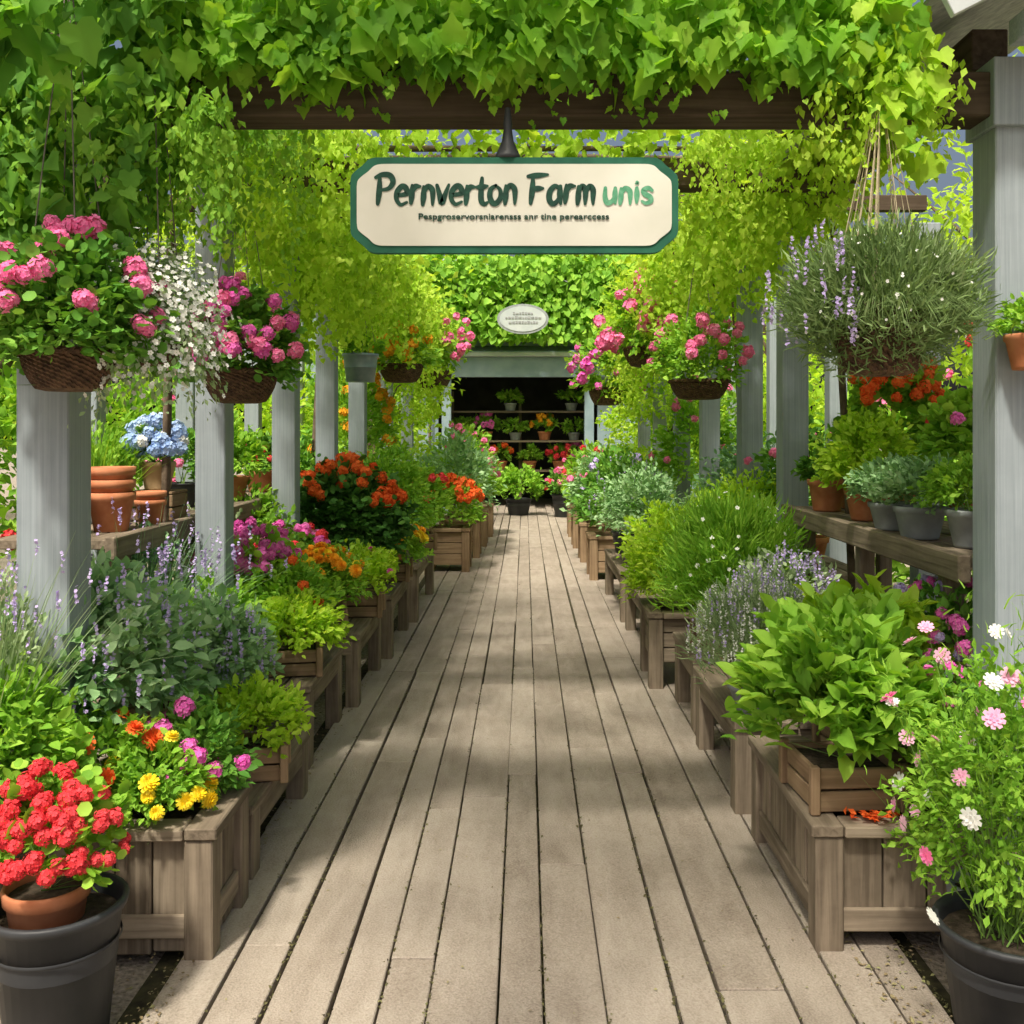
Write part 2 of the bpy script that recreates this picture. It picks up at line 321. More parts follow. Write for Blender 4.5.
def potted(name,label,x,y,z,pot,kind,R,H,n,leaf,ls,mat,fl=(),cat='potted plant',group=None,ry=None,off=(0,0)):
    t=thing(name,label,cat,(x,y,z),rng.random()*.3 if off==(0,0) else 0,group)
    if pot: do_pot(t,*pot)
    do_plant(t,(pot[2]*.9 if pot else 0),kind,R,H,n,leaf,ls,mat,fl,ry,off); return t
def basket(name,label,x,y,z,r,h,top,style,kind,R,H,n,leaf,ls,mat,fl=(),zoff=0,mul=1):
    t=thing(name,label,'hanging basket',(x,y,z-h))
    G=Geo()
    if style=='basket':
        k=18; pr=[(.01,0)]+[(r*(.62+.38*math.sin(math.pi/2*i/k)**.8)*min(1,.75+i*.25),h*i/k) for i in range(k+1)]; G.lathe(pr,96,wave=.0035*mul); G.build('woven_bowl','basket',t)
        G=Geo(); a=np.linspace(0,2*math.pi,60)
        for ph in(0,math.pi): G.tube([(math.cos(q)*(r*1.02+.006*math.cos(q*20+ph)),math.sin(q)*(r*1.02+.006*math.cos(q*20+ph)),h+.007*math.sin(q*20+ph)) for q in a],.008*mul,6)
        G.build('rim','basket',t)
    else:
        G.lathe([(.01,.0),(r*.8,.0),(r*.95,h*.9),(r*1.02,h*.9),(r*1.04,h),(r*.97,h),(r*.9,h*.5)],28); G.build('bucket',style,t,True)
    G=Geo(); G.lathe([(.001,h*.9),(r*.9,h*.88)],20); G.build('soil','soil',t)
    G=Geo()
    for q in range(4 if mul==1 else 26):
        a=q*math.pi/2+.6 if mul==1 else rng.random()*6.28; rr=r if mul==1 else r*(.35+1.0*rng.random())
        G.tube([(math.cos(a)*rr,math.sin(a)*rr,h),(math.cos(a)*rr*.5,math.sin(a)*rr*.5,h+(top-z)*.52),(0,0,top-z+h)],.0022 if mul==1 else .0012,5)
    G.tube([(0,0,top-z+h-.05),(0,0,top-z+h+.02)],.006); G.build('hanger','wire' if mul==1 else 'twine',t)
    do_plant(t,h*.9+zoff,kind,R,H,n,leaf,ls,mat,fl); return t
def bench(name,label,x0,x1,y0,y1,h,group=None,planks='y',cat='bench'):
    t=thing(name,label,cat,((x0+x1)/2,(y0+y1)/2,0),random.uniform(-.012,.012),group); w=(x1-x0)/2; l=(y1-y0)/2
    G=Geo(); k=4
    for i in range(k):
        a=-w+2*w*i/k; G.box((a+w/k,random.uniform(-.01,.01),h-.0175+random.uniform(-.003,.001)),(2*w/k-.009,2*l+random.uniform(-.02,.03),.034),.004,Matrix.Rotation(random.uniform(-.008,.008),3,'Z'))
    G.build('tabletop','wood',t)
    G=Geo()
    for s in(-1,1): G.box((s*(w-.03),0,h-.08),(.028,2*l-.06,.085)); G.box((0,s*(l-.03),h-.08),(2*w-.1,.028,.085))
    G.build('apron','wood',t)
    for sx in(-1,1):
        for sy in(-1,1):
            G=Geo(); G.box((sx*(w-.05),sy*(l-.065),(h-.037)/2),(.075,.10,h-.037),.005,Matrix.Rotation(random.uniform(-.02,.02),3,'X')); G.build('leg','wood',t)
    return t
def planter(name,label,x0,x1,y0,y1,h,group=None,mat='wood',up=0.0,vert=False):
    t=thing(name,label,'planter box',((x0+x1)/2,(y0+y1)/2,0),random.uniform(-.01,.01),group); w=(x1-x0)/2; l=(y1-y0)/2
    G=Geo(); nb=3; b0=.03+up; bh=(h-.04-b0)/nb
    if vert:
        for s in(-1,1):
            for (L_,ax) in((2*l-.14,1),(2*w-.14,0)):
                kk=max(2,round(L_/.13)); bw=L_/kk
                for i in range(kk):
                    q=-L_/2+bw*(i+.5); hh=h-.04-b0-random.uniform(0,.02); zc=h-.04-hh/2
                    if ax==1: G.box((s*(w-.03+random.uniform(-.003,.003)),q,zc),(.024,bw-.005,hh))
                    else: G.box((q,s*(l-.03+random.uniform(-.003,.003)),zc),(bw-.005,.024,hh))
        for s in(-1,1): G.box((s*(w-.012),0,h*.3),(.016,2*l-.15,.07)); G.box((0,s*(l-.012),h*.3),(2*w-.15,.016,.07))
    else:
      for i in range(nb):
        z=b0+bh*(i+.5)
        for s in(-1,1): G.box((s*(w-.03),0,z),(.028,2*l-.10,bh-.007)); G.box((0,s*(l-.03),z),(2*w-.10,.028,bh-.007))
    G.build('side_boards',mat,t)
    for sx in(-1,1):
        for sy in(-1,1): G=Geo(); G.box((sx*(w-.035),sy*(l-.035),(h-.042)/2),(.085,.085,h-.042),.005); G.build('corner_post',mat,t)
    G=Geo()
    for s in(-1,1): G.box((s*(w-.028),0,h-.02),(.095,2*l+.03,.036),.004,Matrix.Rotation(random.uniform(-.006,.006),3,'Z')); G.box((0,s*(l-.028),h-.022),(2*w-.157,.095,.034),.004)
    G.build('rim',mat,t)
    G=Geo(); G.bx(-w+.06,w-.06,-l+.06,l-.06,b0+.01,h-.05); G.build('soil','soil',t); return t
# ================================================================ SETTING
G=Geo(); G.add([(-60,-20,0),(60,-20,0),(60,90,0),(-60,90,0)],[0,1,2,3],[4])
M['gravel']=plain('gravel',(.17,.145,.11),(.44,.38,.31),55,1,1)
struct(G.build('ground','gravel'))
G=Geo(); x=-1.02; xs=[]
while x<1.13:
    w=random.choice([.13,.15,.165,.18,.19]); xs.append((x,w)); x+=w
for x,w in xs:
    y=.8-random.random()*3; dx=random.uniform(-.002,.002); g0=random.choice([.003,.005,.008,.012,.016])
    while y<19.3:
        l=random.uniform(.8,3.2)
        if random.random()<.6: g0=random.choice([.003,.003,.005,.008,.011,.016])
        G.box((x+w/2+dx,y+l/2,.02+random.uniform(-.0018,.0018)),(w-g0,l-.0045,.036),.003,Matrix.Rotation(random.uniform(-.0012,.0012),3,'Z')); y+=l
struct(G.build('path','plank'))
G=Geo(); G.add([(-1.1,.0,.004),(1.2,0,.004),(1.2,19.4,.004),(-1.1,19.4,.004)],[0,1,2,3],[4]); struct(G.build('path_bed','moss'))
n=3800; px=np.where(rng.random(n)<.5,-1,1)*(.97+.45*rng.random(n)**1.5); P=np.stack([px,2.3+8*rng.random(n)**1.6,.043+0*px],1)
G=Geo(); G.scatter(T['small'],P,frames(rng.normal(0,1,(n,3))*[1,1,.15],rng.normal(0,.3,(n,3))+[0,0,1]),.008+.012*rng.random(n))
n=420; P=np.stack([rng.uniform(-.95,1.05,n),2.5+9*rng.random(n)**1.4,.042+0*rng.random(n)],1); G.scatter(T['small'],P,frames(rng.normal(0,1,(n,3))*[1,1,.1],rng.normal(0,.25,(n,3))+[0,0,1]),.005+.009*rng.random(n))
M['litter']=leafmat('litter',(.14,.10,.05),(.28,.22,.13),(.28,.30,.12),.0); o=G.build('leaf_litter','litter'); struct(o,'stuff','dry leaf litter scattered along both edges of the plank path','litter')
n=10000; sx=np.array([x for x,w in xs]+[xs[-1][0]+xs[-1][1]]); P=np.stack([sx[rng.integers(0,len(sx),n)]+rng.normal(0,.005,n),2.3+12*rng.random(n)**1.8,.031+.009*rng.random(n)],1)
P=P[np.sin(P[:,1]*2.3+P[:,0]*17)+rng.normal(0,.4,len(P))>-.3]; n=len(P)
G=Geo(); G.scatter(T['small'],P,frames(rng.normal(0,1,(n,3))*[.6,1,.3]+[0,0,.2],rng.normal(0,.5,(n,3))+[0,0,1]),.006+.010*rng.random(n))
M['mossl']=leafmat('moss',(.06,.055,.025),(.11,.10,.045),(.17,.17,.07),.0); o=G.build('moss','mossl'); struct(o,'stuff','moss and debris caught in the seams of the plank path','moss')
# ================================================================ PERGOLA
PG=thing('pergola','grey painted post pergola with dark cross beams over the plank path','pergola')
ZL=2.78
def post(x,y,w=.165,z=ZL,x2=0):
    G=Geo(); G.bx(x-w/2,x+w/2,y-w/2,y+w/2,0,z,.005); o=G.build('post','post',PG)
for y in(3.2,4.85,6.3,7.6,9.0,10.8,12.8): post(-1.505,y,.165 if y<4 else .145)
for y in(3.2,5.8,6.9,8.4,9.9,11.5,13): post(1.55,y,.165 if y<4 else .15,ZL-.02)
for y in(4.2,5.75,7.4,9.2,11): post(-2.5,y,.13); post(2.3,y,.13)
for s in(-1,1):
    G=Geo(); G.bx(s*1.53-.06,s*1.53+.06,3.29,13.2,ZL+.002,ZL+.14); G.build('side_beam','beam',PG)
    G=Geo(); G.bx(s*1.2-.035,s*1.2+.035,2.5 if s<0 else 3.3,13.2,ZL+.145,ZL+.24); G.build('purlin','beam',PG)
    for y in(4.4,6.5,8,9.7,11.4,13):
        G=Geo(); G.bx(min(s*2.6,s*1.0),max(s*2.6,s*1.0),y-.035,y+.035,ZL+.02+.22,ZL+.34); G.build('rafter','beam',PG)
G=Geo(); G.bx(-1.75,1.46,3.12,3.27,2.58,2.72,.006); G.build('cross_beam','beam',PG)
G=Geo(); G.bx(-1.42,1.46,4.77,4.9,2.76,2.9,.008); G.build('cross_beam','beam',PG)
G=Geo(); G.bx(1.452,1.66,3.095,3.30,2.545,2.757,.003); G.build('post_cap','post',PG)
t=thing('lean_to_roof','grey shingled roof corner with pale bargeboard above the near right post','roof',(1.21,2.92,2.80))
G=Geo(); a=math.radians(27); R=Matrix.Rotation(-a,3,'Y'); ca_,sa_=math.cos(a),math.sin(a)
for i in range(9): G.box(((i*.15+.07)*ca_,1.0,.075+(i*.15+.07)*sa_),(.18,2.16,.012),.001,Matrix.Rotation(-a+.05,3,'Y'))
G.build('shingles','shin',t)
G=Geo(); G.box((.68*ca_,-.05,.02+.68*sa_),(1.36,.028,.075),.002,R); G.build('bargeboard','pale',t)
G=Geo(); G.bx(.25,1.6,.0,.1,-.042,.035,.003); G.build('wall_plate','post',t)
G=Geo(); G.bx(1.5,1.6,.0,.1,-2.80,-.044); G.build('support_post','post',t)
# ================================================================ SIGN
SX,SY,SZ=-.032,3.0,2.272
t=thing('hanging_sign','cream painted board with green border and hand lettered farm name hanging from beam','sign',(SX,SY,SZ))
def prism(o,y0,y1,name,mat,par):
    n=len(o); V=[(x,y0,z) for x,z in o]+[(x,y1,z) for x,z in o]; G=Geo()
    V+= [(0,y0,0),(0,y1,0)]; L=[];N=[]
    for i in range(n):
        j=(i+1)%n; L+=[i,j,2*n]; N.append(3); L+=[n+j,n+i,2*n+1]; N.append(3); L+=[i,n+i,n+j,j]; N.append(4)
    G.add(V,L,N); return G.build(name,mat,par)
def crom(p,k=6):
    p=[np.array(q,float) for q in p]; p=[2*p[0]-p[1]]+p+[2*p[-1]-p[-2]]; o=[]
    for i in range(1,len(p)-2):
        for j in range(k):
            f=j/k; o.append(.5*((2*p[i])+(-p[i-1]+p[i+1])*f+(2*p[i-1]-5*p[i]+4*p[i+1]-p[i+2])*f*f+(-p[i-1]+3*p[i]-3*p[i+1]+p[i+2])*f**3))
    o.append(p[-2]); return np.array(o)
def rnd_out(w,h_,cx,cz):
    P=[]
    for sx,sy in((1,1),(-1,1),(-1,-1),(1,-1)):
        c=crom([(w,h_-cz*1.35),(w-cx*.05,h_-cz*.98),(w-cx*.26,h_-cz*.70),(w-cx*.52,h_-cz*.44),(w-cx*.76,h_-cz*.14),(w-cx*1.02,h_-cz*.02),(w-cx*1.4,h_)],4)
        pts=[(sx*a,sy*b) for a,b in c]
        if sx*sy<0: pts=pts[::-1]
        P+=pts
    return P
prism(rnd_out(.49,.143,.070,.055),-.012,.016,'border','sgreen',t)
prism(rnd_out(.470,.122,.066,.050),-.016,-.0125,'panel','cream',t)
GL={'P':[[(.02,0),(.06,.5),(.06,1)],[(-.08,.93),(.15,1.03),(.42,1),(.54,.78),(.4,.55),(.08,.48)]],
'F':[[(.02,0),(.06,.5),(.07,1)],[(-.1,.97),(.2,1.0),(.56,1.03)],[(.05,.5),(.25,.53),(.42,.54)]],
'e':[[(.03,.3),(.25,.33),(.4,.38),(.34,.56),(.2,.6),(.04,.42),(.03,.18),(.18,.0),(.4,.08)]],
'r':[[(.03,0),(.05,.3),(.05,.6)],[(.05,.36),(.16,.55),(.34,.56)]],
'n':[[(.03,0),(.05,.3),(.04,.6)],[(.05,.38),(.18,.6),(.35,.5),(.38,.25),(.38,0)]],
'v':[[(0,.6),(.1,.3),(.19,.02),(.3,.3),(.42,.62)]],
't':[[(.16,.86),(.14,.5),(.16,.12),(.28,.0),(.38,.06)],[(0,.56),(.18,.57),(.36,.6)]],
'o':[[(.22,.6),(.05,.48),(.02,.25),(.12,.04),(.26,.02),(.4,.2),(.38,.46),(.22,.6)]],
'a':[[(.38,.52),(.2,.6),(.04,.42),(.03,.15),(.16,.0),(.3,.1),(.38,.3)],[(.39,.6),(.38,.3),(.42,.0)]],
'm':[[(.03,0),(.05,.3),(.04,.6)],[(.05,.4),(.16,.6),(.28,.48),(.29,.2),(.29,0)],[(.3,.4),(.42,.6),(.54,.48),(.55,.2),(.56,0)]],
'u':[[(.03,.6),(.03,.25),(.12,.02),(.28,.08),(.37,.3)],[(.38,.6),(.38,.3),(.4,0)]],
'i':[[(.08,.58),(.09,.3),(.09,0)],[(.08,.80),(.09,.77),(.1,.75)]],
's':[[(.36,.5),(.22,.6),(.06,.5),(.12,.36),(.3,.24),(.33,.08),(.16,.0),(.02,.08)]]}
ADV={'P':.66,'F':.62,'e':.52,'r':.42,'n':.52,'v':.5,'t':.44,'o':.54,'a':.54,'m':.72,'u':.54,'i':.26,'s':.46}
def brush(s,x0,x1,z0,cap,mat,name,rad=.066):
    tot=sum(ADV[c] for c in s)-.1; k=(x1-x0)/tot; x=0; G=Geo()
    for c in s:
        sc_=1.0 if c in'PF' else 1.06
        for st in GL[c]:
            q=crom(st); f=np.linspace(0,1,len(q)); pts=np.stack([x0+(x+q[:,0]+.04*q[:,1])*k,np.full(len(q),-.0175),z0+q[:,1]*cap*sc_+.002*math.sin(x*7)],1)
            r=rad*cap*(.6+.7*np.sin(f*math.pi*.9+.3))
            d=np.gradient(pts,axis=0); d=nrm(d); nn=np.stack([-d[:,2],0*f,d[:,0]],1)
            V=np.concatenate([pts+nn*r[:,None],pts-nn*r[:,None]]); m=len(q); V[:,1]-=rng.random()*.0012; L=[]
            for i in range(m-1): L+=[i,i+1,m+i+1,m+i]
            G.add(V,L,[4]*(m-1))
            for e in(0,-1):
                an=np.linspace(0,2*math.pi,10,endpoint=False); G.add(np.stack([pts[e,0]+r[e]*np.cos(an),np.full(10,V[0,1]-.0003),pts[e,2]+r[e]*np.sin(an)],1),range(10),[10])
        x+=ADV[c]
    return G.build(name,mat,t)
L0=lambda px:(px-514.5)*.00302
brush('Pernverton',L0(379),L0(516),.002,.085,'ink','lettering',.080); brush('Farm',L0(530),L0(594),.004,.083,'ink','lettering',.083); brush('unis',L0(603),L0(650),.004,.072,'ink2','lettering',.088)
def text(s,w,hh,x,z,mat,par,off=.0,name='small_lettering'):
    cu=bpy.data.curves.new(name,'FONT'); cu.body=s; cu.size=1; cu.extrude=.01; cu.offset=off
    o=bpy.data.objects.new('tmp',cu); COL.objects.link(o); bpy.context.view_layer.update()
    me=bpy.data.meshes.new_from_object(o.evaluated_get(bpy.context.evaluated_depsgraph_get())); bpy.data.objects.remove(o)
    v=np.zeros(len(me.vertices)*3); me.vertices.foreach_get('co',v); v=v.reshape(-1,3)
    mn,mx=v.min(0),v.max(0); v2=np.zeros_like(v); v2[:,0]=(v[:,0]-mn[0])/(mx[0]-mn[0])*w+x; v2[:,2]=(v[:,1]-mn[1])/(mx[1]-mn[1])*hh+z; v2[:,1]=-.0185-v[:,2]*.12
    me.vertices.foreach_set('co',v2.astype(np.float32).ravel()); me.update(); me.materials.clear(); me.materials.append(M[mat]); me.name=name
    o=bpy.data.objects.new(name,me); COL.objects.link(o); o.parent=par; return o
text('Pespgroservorsniarensss anr tine perearccess',L0(608)-L0(420),.024,L0(420),-.050,'ink',t,.012)
G=Geo(); G.lathe([(.001,.1435),(.042,.1435),(.038,.155),(.018,.20),(.012,.24),(.014,.25),(.008,.30)],14,(-.02,.02,0)); G.tube([(-.02,.02,.25),(-.02,.06,.31)],.008); G.build('hanger_bracket','black',t,True)
# ================================================================ VINES
def vinething(name,label,mat,parts,cat='vine',woody=None):
    t=thing(name,label,cat)
    G=Geo()
    for p,d,nn,tm,s in parts: G.scatter(T[tm],p,frames(d,nn),s)
    G.build('foliage',mat,t)
    if woody:
        G=Geo()
        for pts,r in woody: G.tube(pts,r,7)
        G.build('stems','bark',t,True)
    return t
def hang(n,x0,x1,y0,y1,zl,zh,s,tm='vine',face=-1.0,bias=1.0,xn=0):
    x=x0+(x1-x0)*rng.random(n); lo=np.array([zl(v) for v in x]) if callable(zl) else zl; f=rng.random(n)**bias
    z=lo+(zh-lo)*f; y=y0+(y1-y0)*rng.random(n)
    p=np.stack([x,y,z],1); d=rng.normal(0,.6,(n,3))+[0,-.15,-1]; nn=rng.normal(0,.5,(n,3))+[xn,face,.9]
    return p,d,nn,tm,s*(.45+.9*rng.random(n))
def flat(n,x0,x1,y0,y1,z0,z1,s,tm='vine',cl=0):
    if cl:
        c=np.stack([x0+(x1-x0)*rng.random(cl),y0+(y1-y0)*rng.random(cl),z0+(z1-z0)*rng.random(cl)],1); p=c[rng.integers(0,cl,n)]+rng.normal(0,1,(n,3))*[.13,.13,.07]
    else: p=np.stack([x0+(x1-x0)*rng.random(n),y0+(y1-y0)*rng.random(n),z0+(z1-z0)*rng.random(n)],1)
    return p,rng.normal(0,1,(n,3))*[1,1,.4]-[0,.3,.2],rng.normal(0,.4,(n,3))+[0,-.4,1],tm,s*(.6+.7*rng.random(n))
def strands(x0,x1,y0,y1,zt,Lmin,Lmax,m,s,tm='vine',per=26,sp=.03):
    st=np.stack([x0+(x1-x0)*rng.random(m),y0+(y1-y0)*rng.random(m),zt+0*rng.random(m)],1); Ln=Lmin+(Lmax-Lmin)*rng.random(m)**1.6
    k=np.maximum(3,(Ln*per).astype(int)); i=np.repeat(np.arange(m),k); f=rng.random(len(i)); p=st[i].copy(); p[:,2]-=f*Ln[i]; p+=rng.normal(0,1,p.shape)*[sp,sp,.01]*(1.2-.7*f[:,None]); p[:,0]+=.05*np.sin(f*5+i)
    return p,rng.normal(0,.5,p.shape)+[0,-.1,-1],rng.normal(0,.5,p.shape)+[0,-.9,.7],tm,s*(.55+.6*rng.random(len(i)))*(1-.35*f)
def zlow(x):
    if x<-1.1: return 2.34-.08*math.sin(x*9)-.30*min(1,(-1.1-x)/.3)
    if x>1.02: return 2.44+.08*math.sin(x*25)
    return 2.672+.035*math.sin(x*13)+.03*math.sin(x*31+1)
wb=[([(-1.7,3.05,0),(-1.68,3.05,1.2),(-1.72,3.08,2.2),(-1.5,3.1,2.72),(-.5,3.16,2.74),(.5,3.2,2.73),(1.1,3.2,2.75)],[.03,.028,.025,.022,.02,.016,.01])]
vinething('climbing_vine','broad leaved bright green vine smothering the front cross beam above the sign','vine',[
  hang(1900,-1.1,1.14,2.90,3.15,zlow,2.98,.068),hang(1500,-1.1,1.16,2.90,3.15,lambda x:zlow(x)+.01,2.98,.045,'small'),hang(400,-1.9,1.1,3.0,3.3,2.76,3.0,.07),strands(-1.05,1.15,2.92,3.1,2.78,.06,.26,120,.04,'vine',44)],woody=wb)
vinething('climbing_vine','deep green large leaved vine hanging low in the top left corner','vined',[
  hang(1000,-1.85,-1.05,2.85,3.1,zlow,3.0,.075),hang(900,-1.85,-1.05,2.83,3.1,zlow,3.0,.05,'small'),hang(80,-1.5,-1.15,2.5,2.75,2.62,2.85,.095)],
  woody=[([(-1.9,3.0,0),(-1.86,3.0,1.5),(-1.7,3.0,2.8)],.022)])
vinething('trailing_vine','feathery fine leaved strands trailing below the big leaves at top left','fresh',[
  strands(-1.75,-.9,2.86,3.12,2.6,.15,.60,110,.045,'small',90),strands(-1.3,-.75,3.3,3.6,2.75,.2,.65,60,.045,'small',80)],
  woody=[([(-1.95,3.1,0),(-1.9,3.1,1.5),(-1.7,3.12,2.7)],.014)])
vinething('climbing_vine','lime vine tuft spilling over the beam end beside the near right post','lime',[
  hang(260,.95,1.22,2.9,3.1,zlow,2.88,.065),strands(.88,1.27,2.9,3.15,2.70,.1,.36,60,.045,'small',80)],woody=[([(1.72,3.4,0),(1.70,3.4,2.45),(1.3,3.2,2.8)],.012)])
vinething('roof_vine','sunlit lime vine roofing the first pergola bay with trailing fringe','lime',[
  flat(520,-1.6,1.6,3.5,4.6,2.97,3.2,.07,cl=30),strands(-1.5,-.8,4.0,5.0,2.95,.15,.62,60,.06,'vine',42,.05),strands(-1.5,-.6,4.0,5.0,2.95,.15,.65,70,.045,'small',80),strands(.85,1.5,4.0,5.0,2.95,.15,.62,55,.06,'vine',42,.05),strands(.7,1.5,4.0,5.0,2.95,.15,.65,60,.045,'small',80),strands(-.9,1.0,4.98,5.3,2.98,.15,.52,110,.05,'small',70),strands(-.9,1.0,5.0,5.4,3.0,.15,.50,50,.06,'vine',40),hang(500,-1.4,1.4,4.62,4.76,2.90,3.12,.06),strands(-.8,.9,4.66,4.75,2.95,.05,.28,26,.05,'small',60)],
  woody=[([(-1.75,4.8,0),(-1.7,4.8,2.6),(-1.2,4.8,2.95),(1.4,4.8,2.95)],[.025,.02,.018,.01]),([(-1.3,5.2,3.0),(0,5.25,3.04),(1.3,5.2,3.0)],.015)])
def drape(s,y0,y1,n,label,mat,zb,xin=1.05):
    st=[]
    for k in range(3):
        st.append(strands(min(s*xin,s*1.65),max(s*xin,s*1.65),y0,y1,ZL+.25,.25,zb,int(n/9),.055 if k else .07,'small' if k==1 else 'vine',64 if k else 34,.055))
    p=flat(int(n*.45),min(s*1.0,s*1.8),max(s*1.0,s*1.8),y0,y1,ZL+.1,ZL+.45,.07,cl=24)
    return vinething('draping_vine',label,mat,[p]+st,woody=[([(s*1.7,y0+.2,0),(s*1.66,y0+.25,1.4),(s*1.6,y0+.3,2.7),(s*1.5,y1,2.95)],[.022,.02,.018,.01])])
drape(-1,5.0,7.6,900,'yellow green vine draped from the left side beam behind the small pink basket','lime',.95)
drape(-1,7.6,10.4,700,'vine curtain on left side beam around the zinc bucket','lime',1.0,.95)
drape(-1,10.4,13.2,700,'farthest vine drape on the left row of posts','lime',1.25,.95)
drape(1,4.9,7.4,800,'yellow green vine draped from the right side beam above the shelf','lime',.75)
drape(1,7.4,10.2,700,'vine curtain on right side beam above the pink trailing basket','lime',1.0,.95)
drape(1,10.2,13.2,700,'farthest vine drape on the right row of posts','lime',1.25,.95)
# ================================================================ SHOP AT END
sh=thing('garden_shop','grey blue timber garden shop with dark open front at the end of the path','building',(0,19.6,0))
for x in(-1.53,1.25):
    G=Geo(); G.bx(x-.09,x+.09,-.16,.06,.02,2.628); G.build('post','shop',sh)
G=Geo(); G.bx(-2.6,2.6,-.16,-.05,2.63,3.02); G.build('fascia','shop',sh)
G=Geo(); G.bx(-2.7,2.7,-.32,-.03,3.025,3.10); G.build('cornice','pale',sh)
G=Geo(); G.box((0,.2,3.30),(5.6,1.1,.05),.01,Matrix.Rotation(.38,3,'X')); G.build('awning_roof','shop',sh)
G=Geo(); G.bx(-4.5,-1.7,.0,.12,0,4.2); G.bx(1.42,4.5,0,.12,0,4.2); G.bx(-1.7,1.42,.0,.12,2.7,4.2); G.build('front_wall','shop',sh)
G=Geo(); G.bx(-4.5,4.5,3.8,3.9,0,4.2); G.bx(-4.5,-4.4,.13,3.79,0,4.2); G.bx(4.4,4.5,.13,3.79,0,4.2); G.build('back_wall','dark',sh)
G=Geo(); G.add([(-4.8,-.2,4.2),(4.8,-.2,4.2),(4.8,2,5.3),(-4.8,2,5.3),(4.8,4.1,4.2),(-4.8,4.1,4.2)],[0,1,2,3,3,2,4,5],[4,4]); G.build('roof','shin',sh)
G=Geo()
for z in(.75,1.35,1.95): G.bx(-1.5,1.3,.7,1.05,z,z+.04)
for x in(-1.5,-.1,1.27): G.bx(x-.03,x+.03,1.06,1.12,0,2.4)
G.build('shelf','wood',sh)
t=thing('oval_sign','small white oval sign with faded lettering on the ivy above the shop','sign',(-.04,18.55,3.66))
def ell(a,b,y0,y1,mat,name): prism([(a*math.cos(q),b*math.sin(q)) for q in np.linspace(0,2*math.pi,36,endpoint=False)],y0,y1,name,mat,t)
ell(.48,.28,0,.03,'greyp','border'); ell(.43,.235,-.01,-.002,'pale','panel'); 
G=Geo()
for z,w in((.10,.18),(.02,.32),(-.07,.26)):
    x=-w
    while x<w: l=random.uniform(.03,.06); G.bx(x,x+l,-.02,-.012,z-.02,z+.02+random.uniform(-.01,.02)); x+=l+.014
G.build('lettering','shin',t)
G=Geo(); G.bx(-.02,.02,.032,.95,-.02,.02); G.build('bracket','black',t)
vinething('ivy','dense ivy mounded over the shop roof behind the oval sign','fresh',[hang(5000,-2.6,2.8,18.85,19.4,3.30,4.9,.13,'heart'),flat(1500,-2.6,2.8,19.2,21,4.5,5.1,.18,'heart')],cat='ivy',
   woody=[([(-1.85,19.45,0),(-1.85,19.45,3),(-1,19.3,4.2)],.03)])
for i,(x,z,c) in enumerate([(-1.1,.79,'red'),(-.5,.79,'scarlet'),(.1,.79,'green'),(.7,.79,'red'),(-.8,1.39,'hot'),(.4,1.39,'orange'),(1.05,.79,'hot')]):
    potted('potted_flower',['red','scarlet','leafy green','bright red','magenta','orange','purple pink'][i]+' potted plant inside the shop on '+('the upper shelf' if z>1 else 'the lower shelf')+[' at far left',' left of centre',' in the middle',' right of centre',' at left',' at right',' at far right'][i],x,20.45,z,('terra',.14,.18),'mound',.24,.36,320,'small',.09,'fresh',[('ballfar',c,12,.12)] if c!='green' else [])
for i,(x,z) in enumerate([(-.3,1.99),(.95,1.99),(-1.25,1.39),(-.2,1.39),(1.0,1.39)]):
    potted('potted_fern','green fern inside the shop on '+['the top shelf left of centre','the top shelf at right','the upper shelf at far left','the upper shelf in the middle','the upper shelf at far right'][i],x,20.45,z,('greyp',.13,.16),'mound',.24,.28,260,'small',.1,'fresh')
# ================================================================ FURNITURE
planter('planter_box','weathered wooden planter box at the near left beside the black pot',-1.40,-.93,2.95,3.34,.43,vert=True)
planter('planter_box','long weathered wooden planter box at the near right of the path',.88,1.42,3.0,3.86,.42,vert=True,up=.07)
bench('low_bench','low plank bench just behind the near left planter box',-1.42,-.93,3.46,4.35,.30)
bench('low_bench','low plank bench with bare boards left of the path under the lime mound',-1.52,-.98,4.58,5.45,.43)
bench('low_bench','low plank bench on the left under the marigold crates',-1.45,-.93,5.62,6.6,.45)
bench('low_bench','low plank bench on the left under the red geranium bush',-1.42,-.90,6.8,7.9,.48)
bench('low_bench','farthest low plank bench on the left before the crates',-1.35,-.86,8.1,9.6,.50)
bench('low_bench','low plank bench behind the long right planter box',.84,1.38,4.05,5.0,.42)
bench('low_bench','low plank bench on the right under the chives',.86,1.4,5.15,5.85,.42)
planter('planter_box','square wooden planter box on the right beyond the chives',.76,1.2,6.04,6.55,.50,up=.16)
bench('low_bench','low plank bench on the right under the lime mounds',.78,1.3,6.75,7.9,.46)
bench('low_bench','farthest low plank bench on the right before the dark pots',.76,1.25,8.1,9.6,.46)
for i,(x,y) in enumerate([(-.86,11.0),(-.80,12.2),(-.76,13.4),(-.72,14.6)]):
    planter('planter_box',['first','second','third','fourth'][i]+' square wooden crate planter in the far left row beyond the benches',x-.24,x+.24,y,y+.5,.52,mat='crate',up=.08)
for i,(x,y) in enumerate([(.90,10.4),(.88,11.8),(.86,13.2),(.86,14.6)]):
    planter('planter_box',['first','second','third','fourth'][i]+' dark wooden crate planter in the far right row beyond the benches',x-.22,x+.22,y,y+.5,.5,mat='crate',up=.08)
bench('staging_table','short plank stand at left edge under the lavender in front of the near post',-2.0,-1.42,2.72,3.08,.40,cat='table')
bench('staging_table','raised plank staging table at left between the first and second posts',-2.15,-1.68,3.32,4.7,.48,cat='table')
bench('staging_table','raised plank staging table at left between the second and third posts',-2.15,-1.62,5.0,7.2,.62,cat='table')
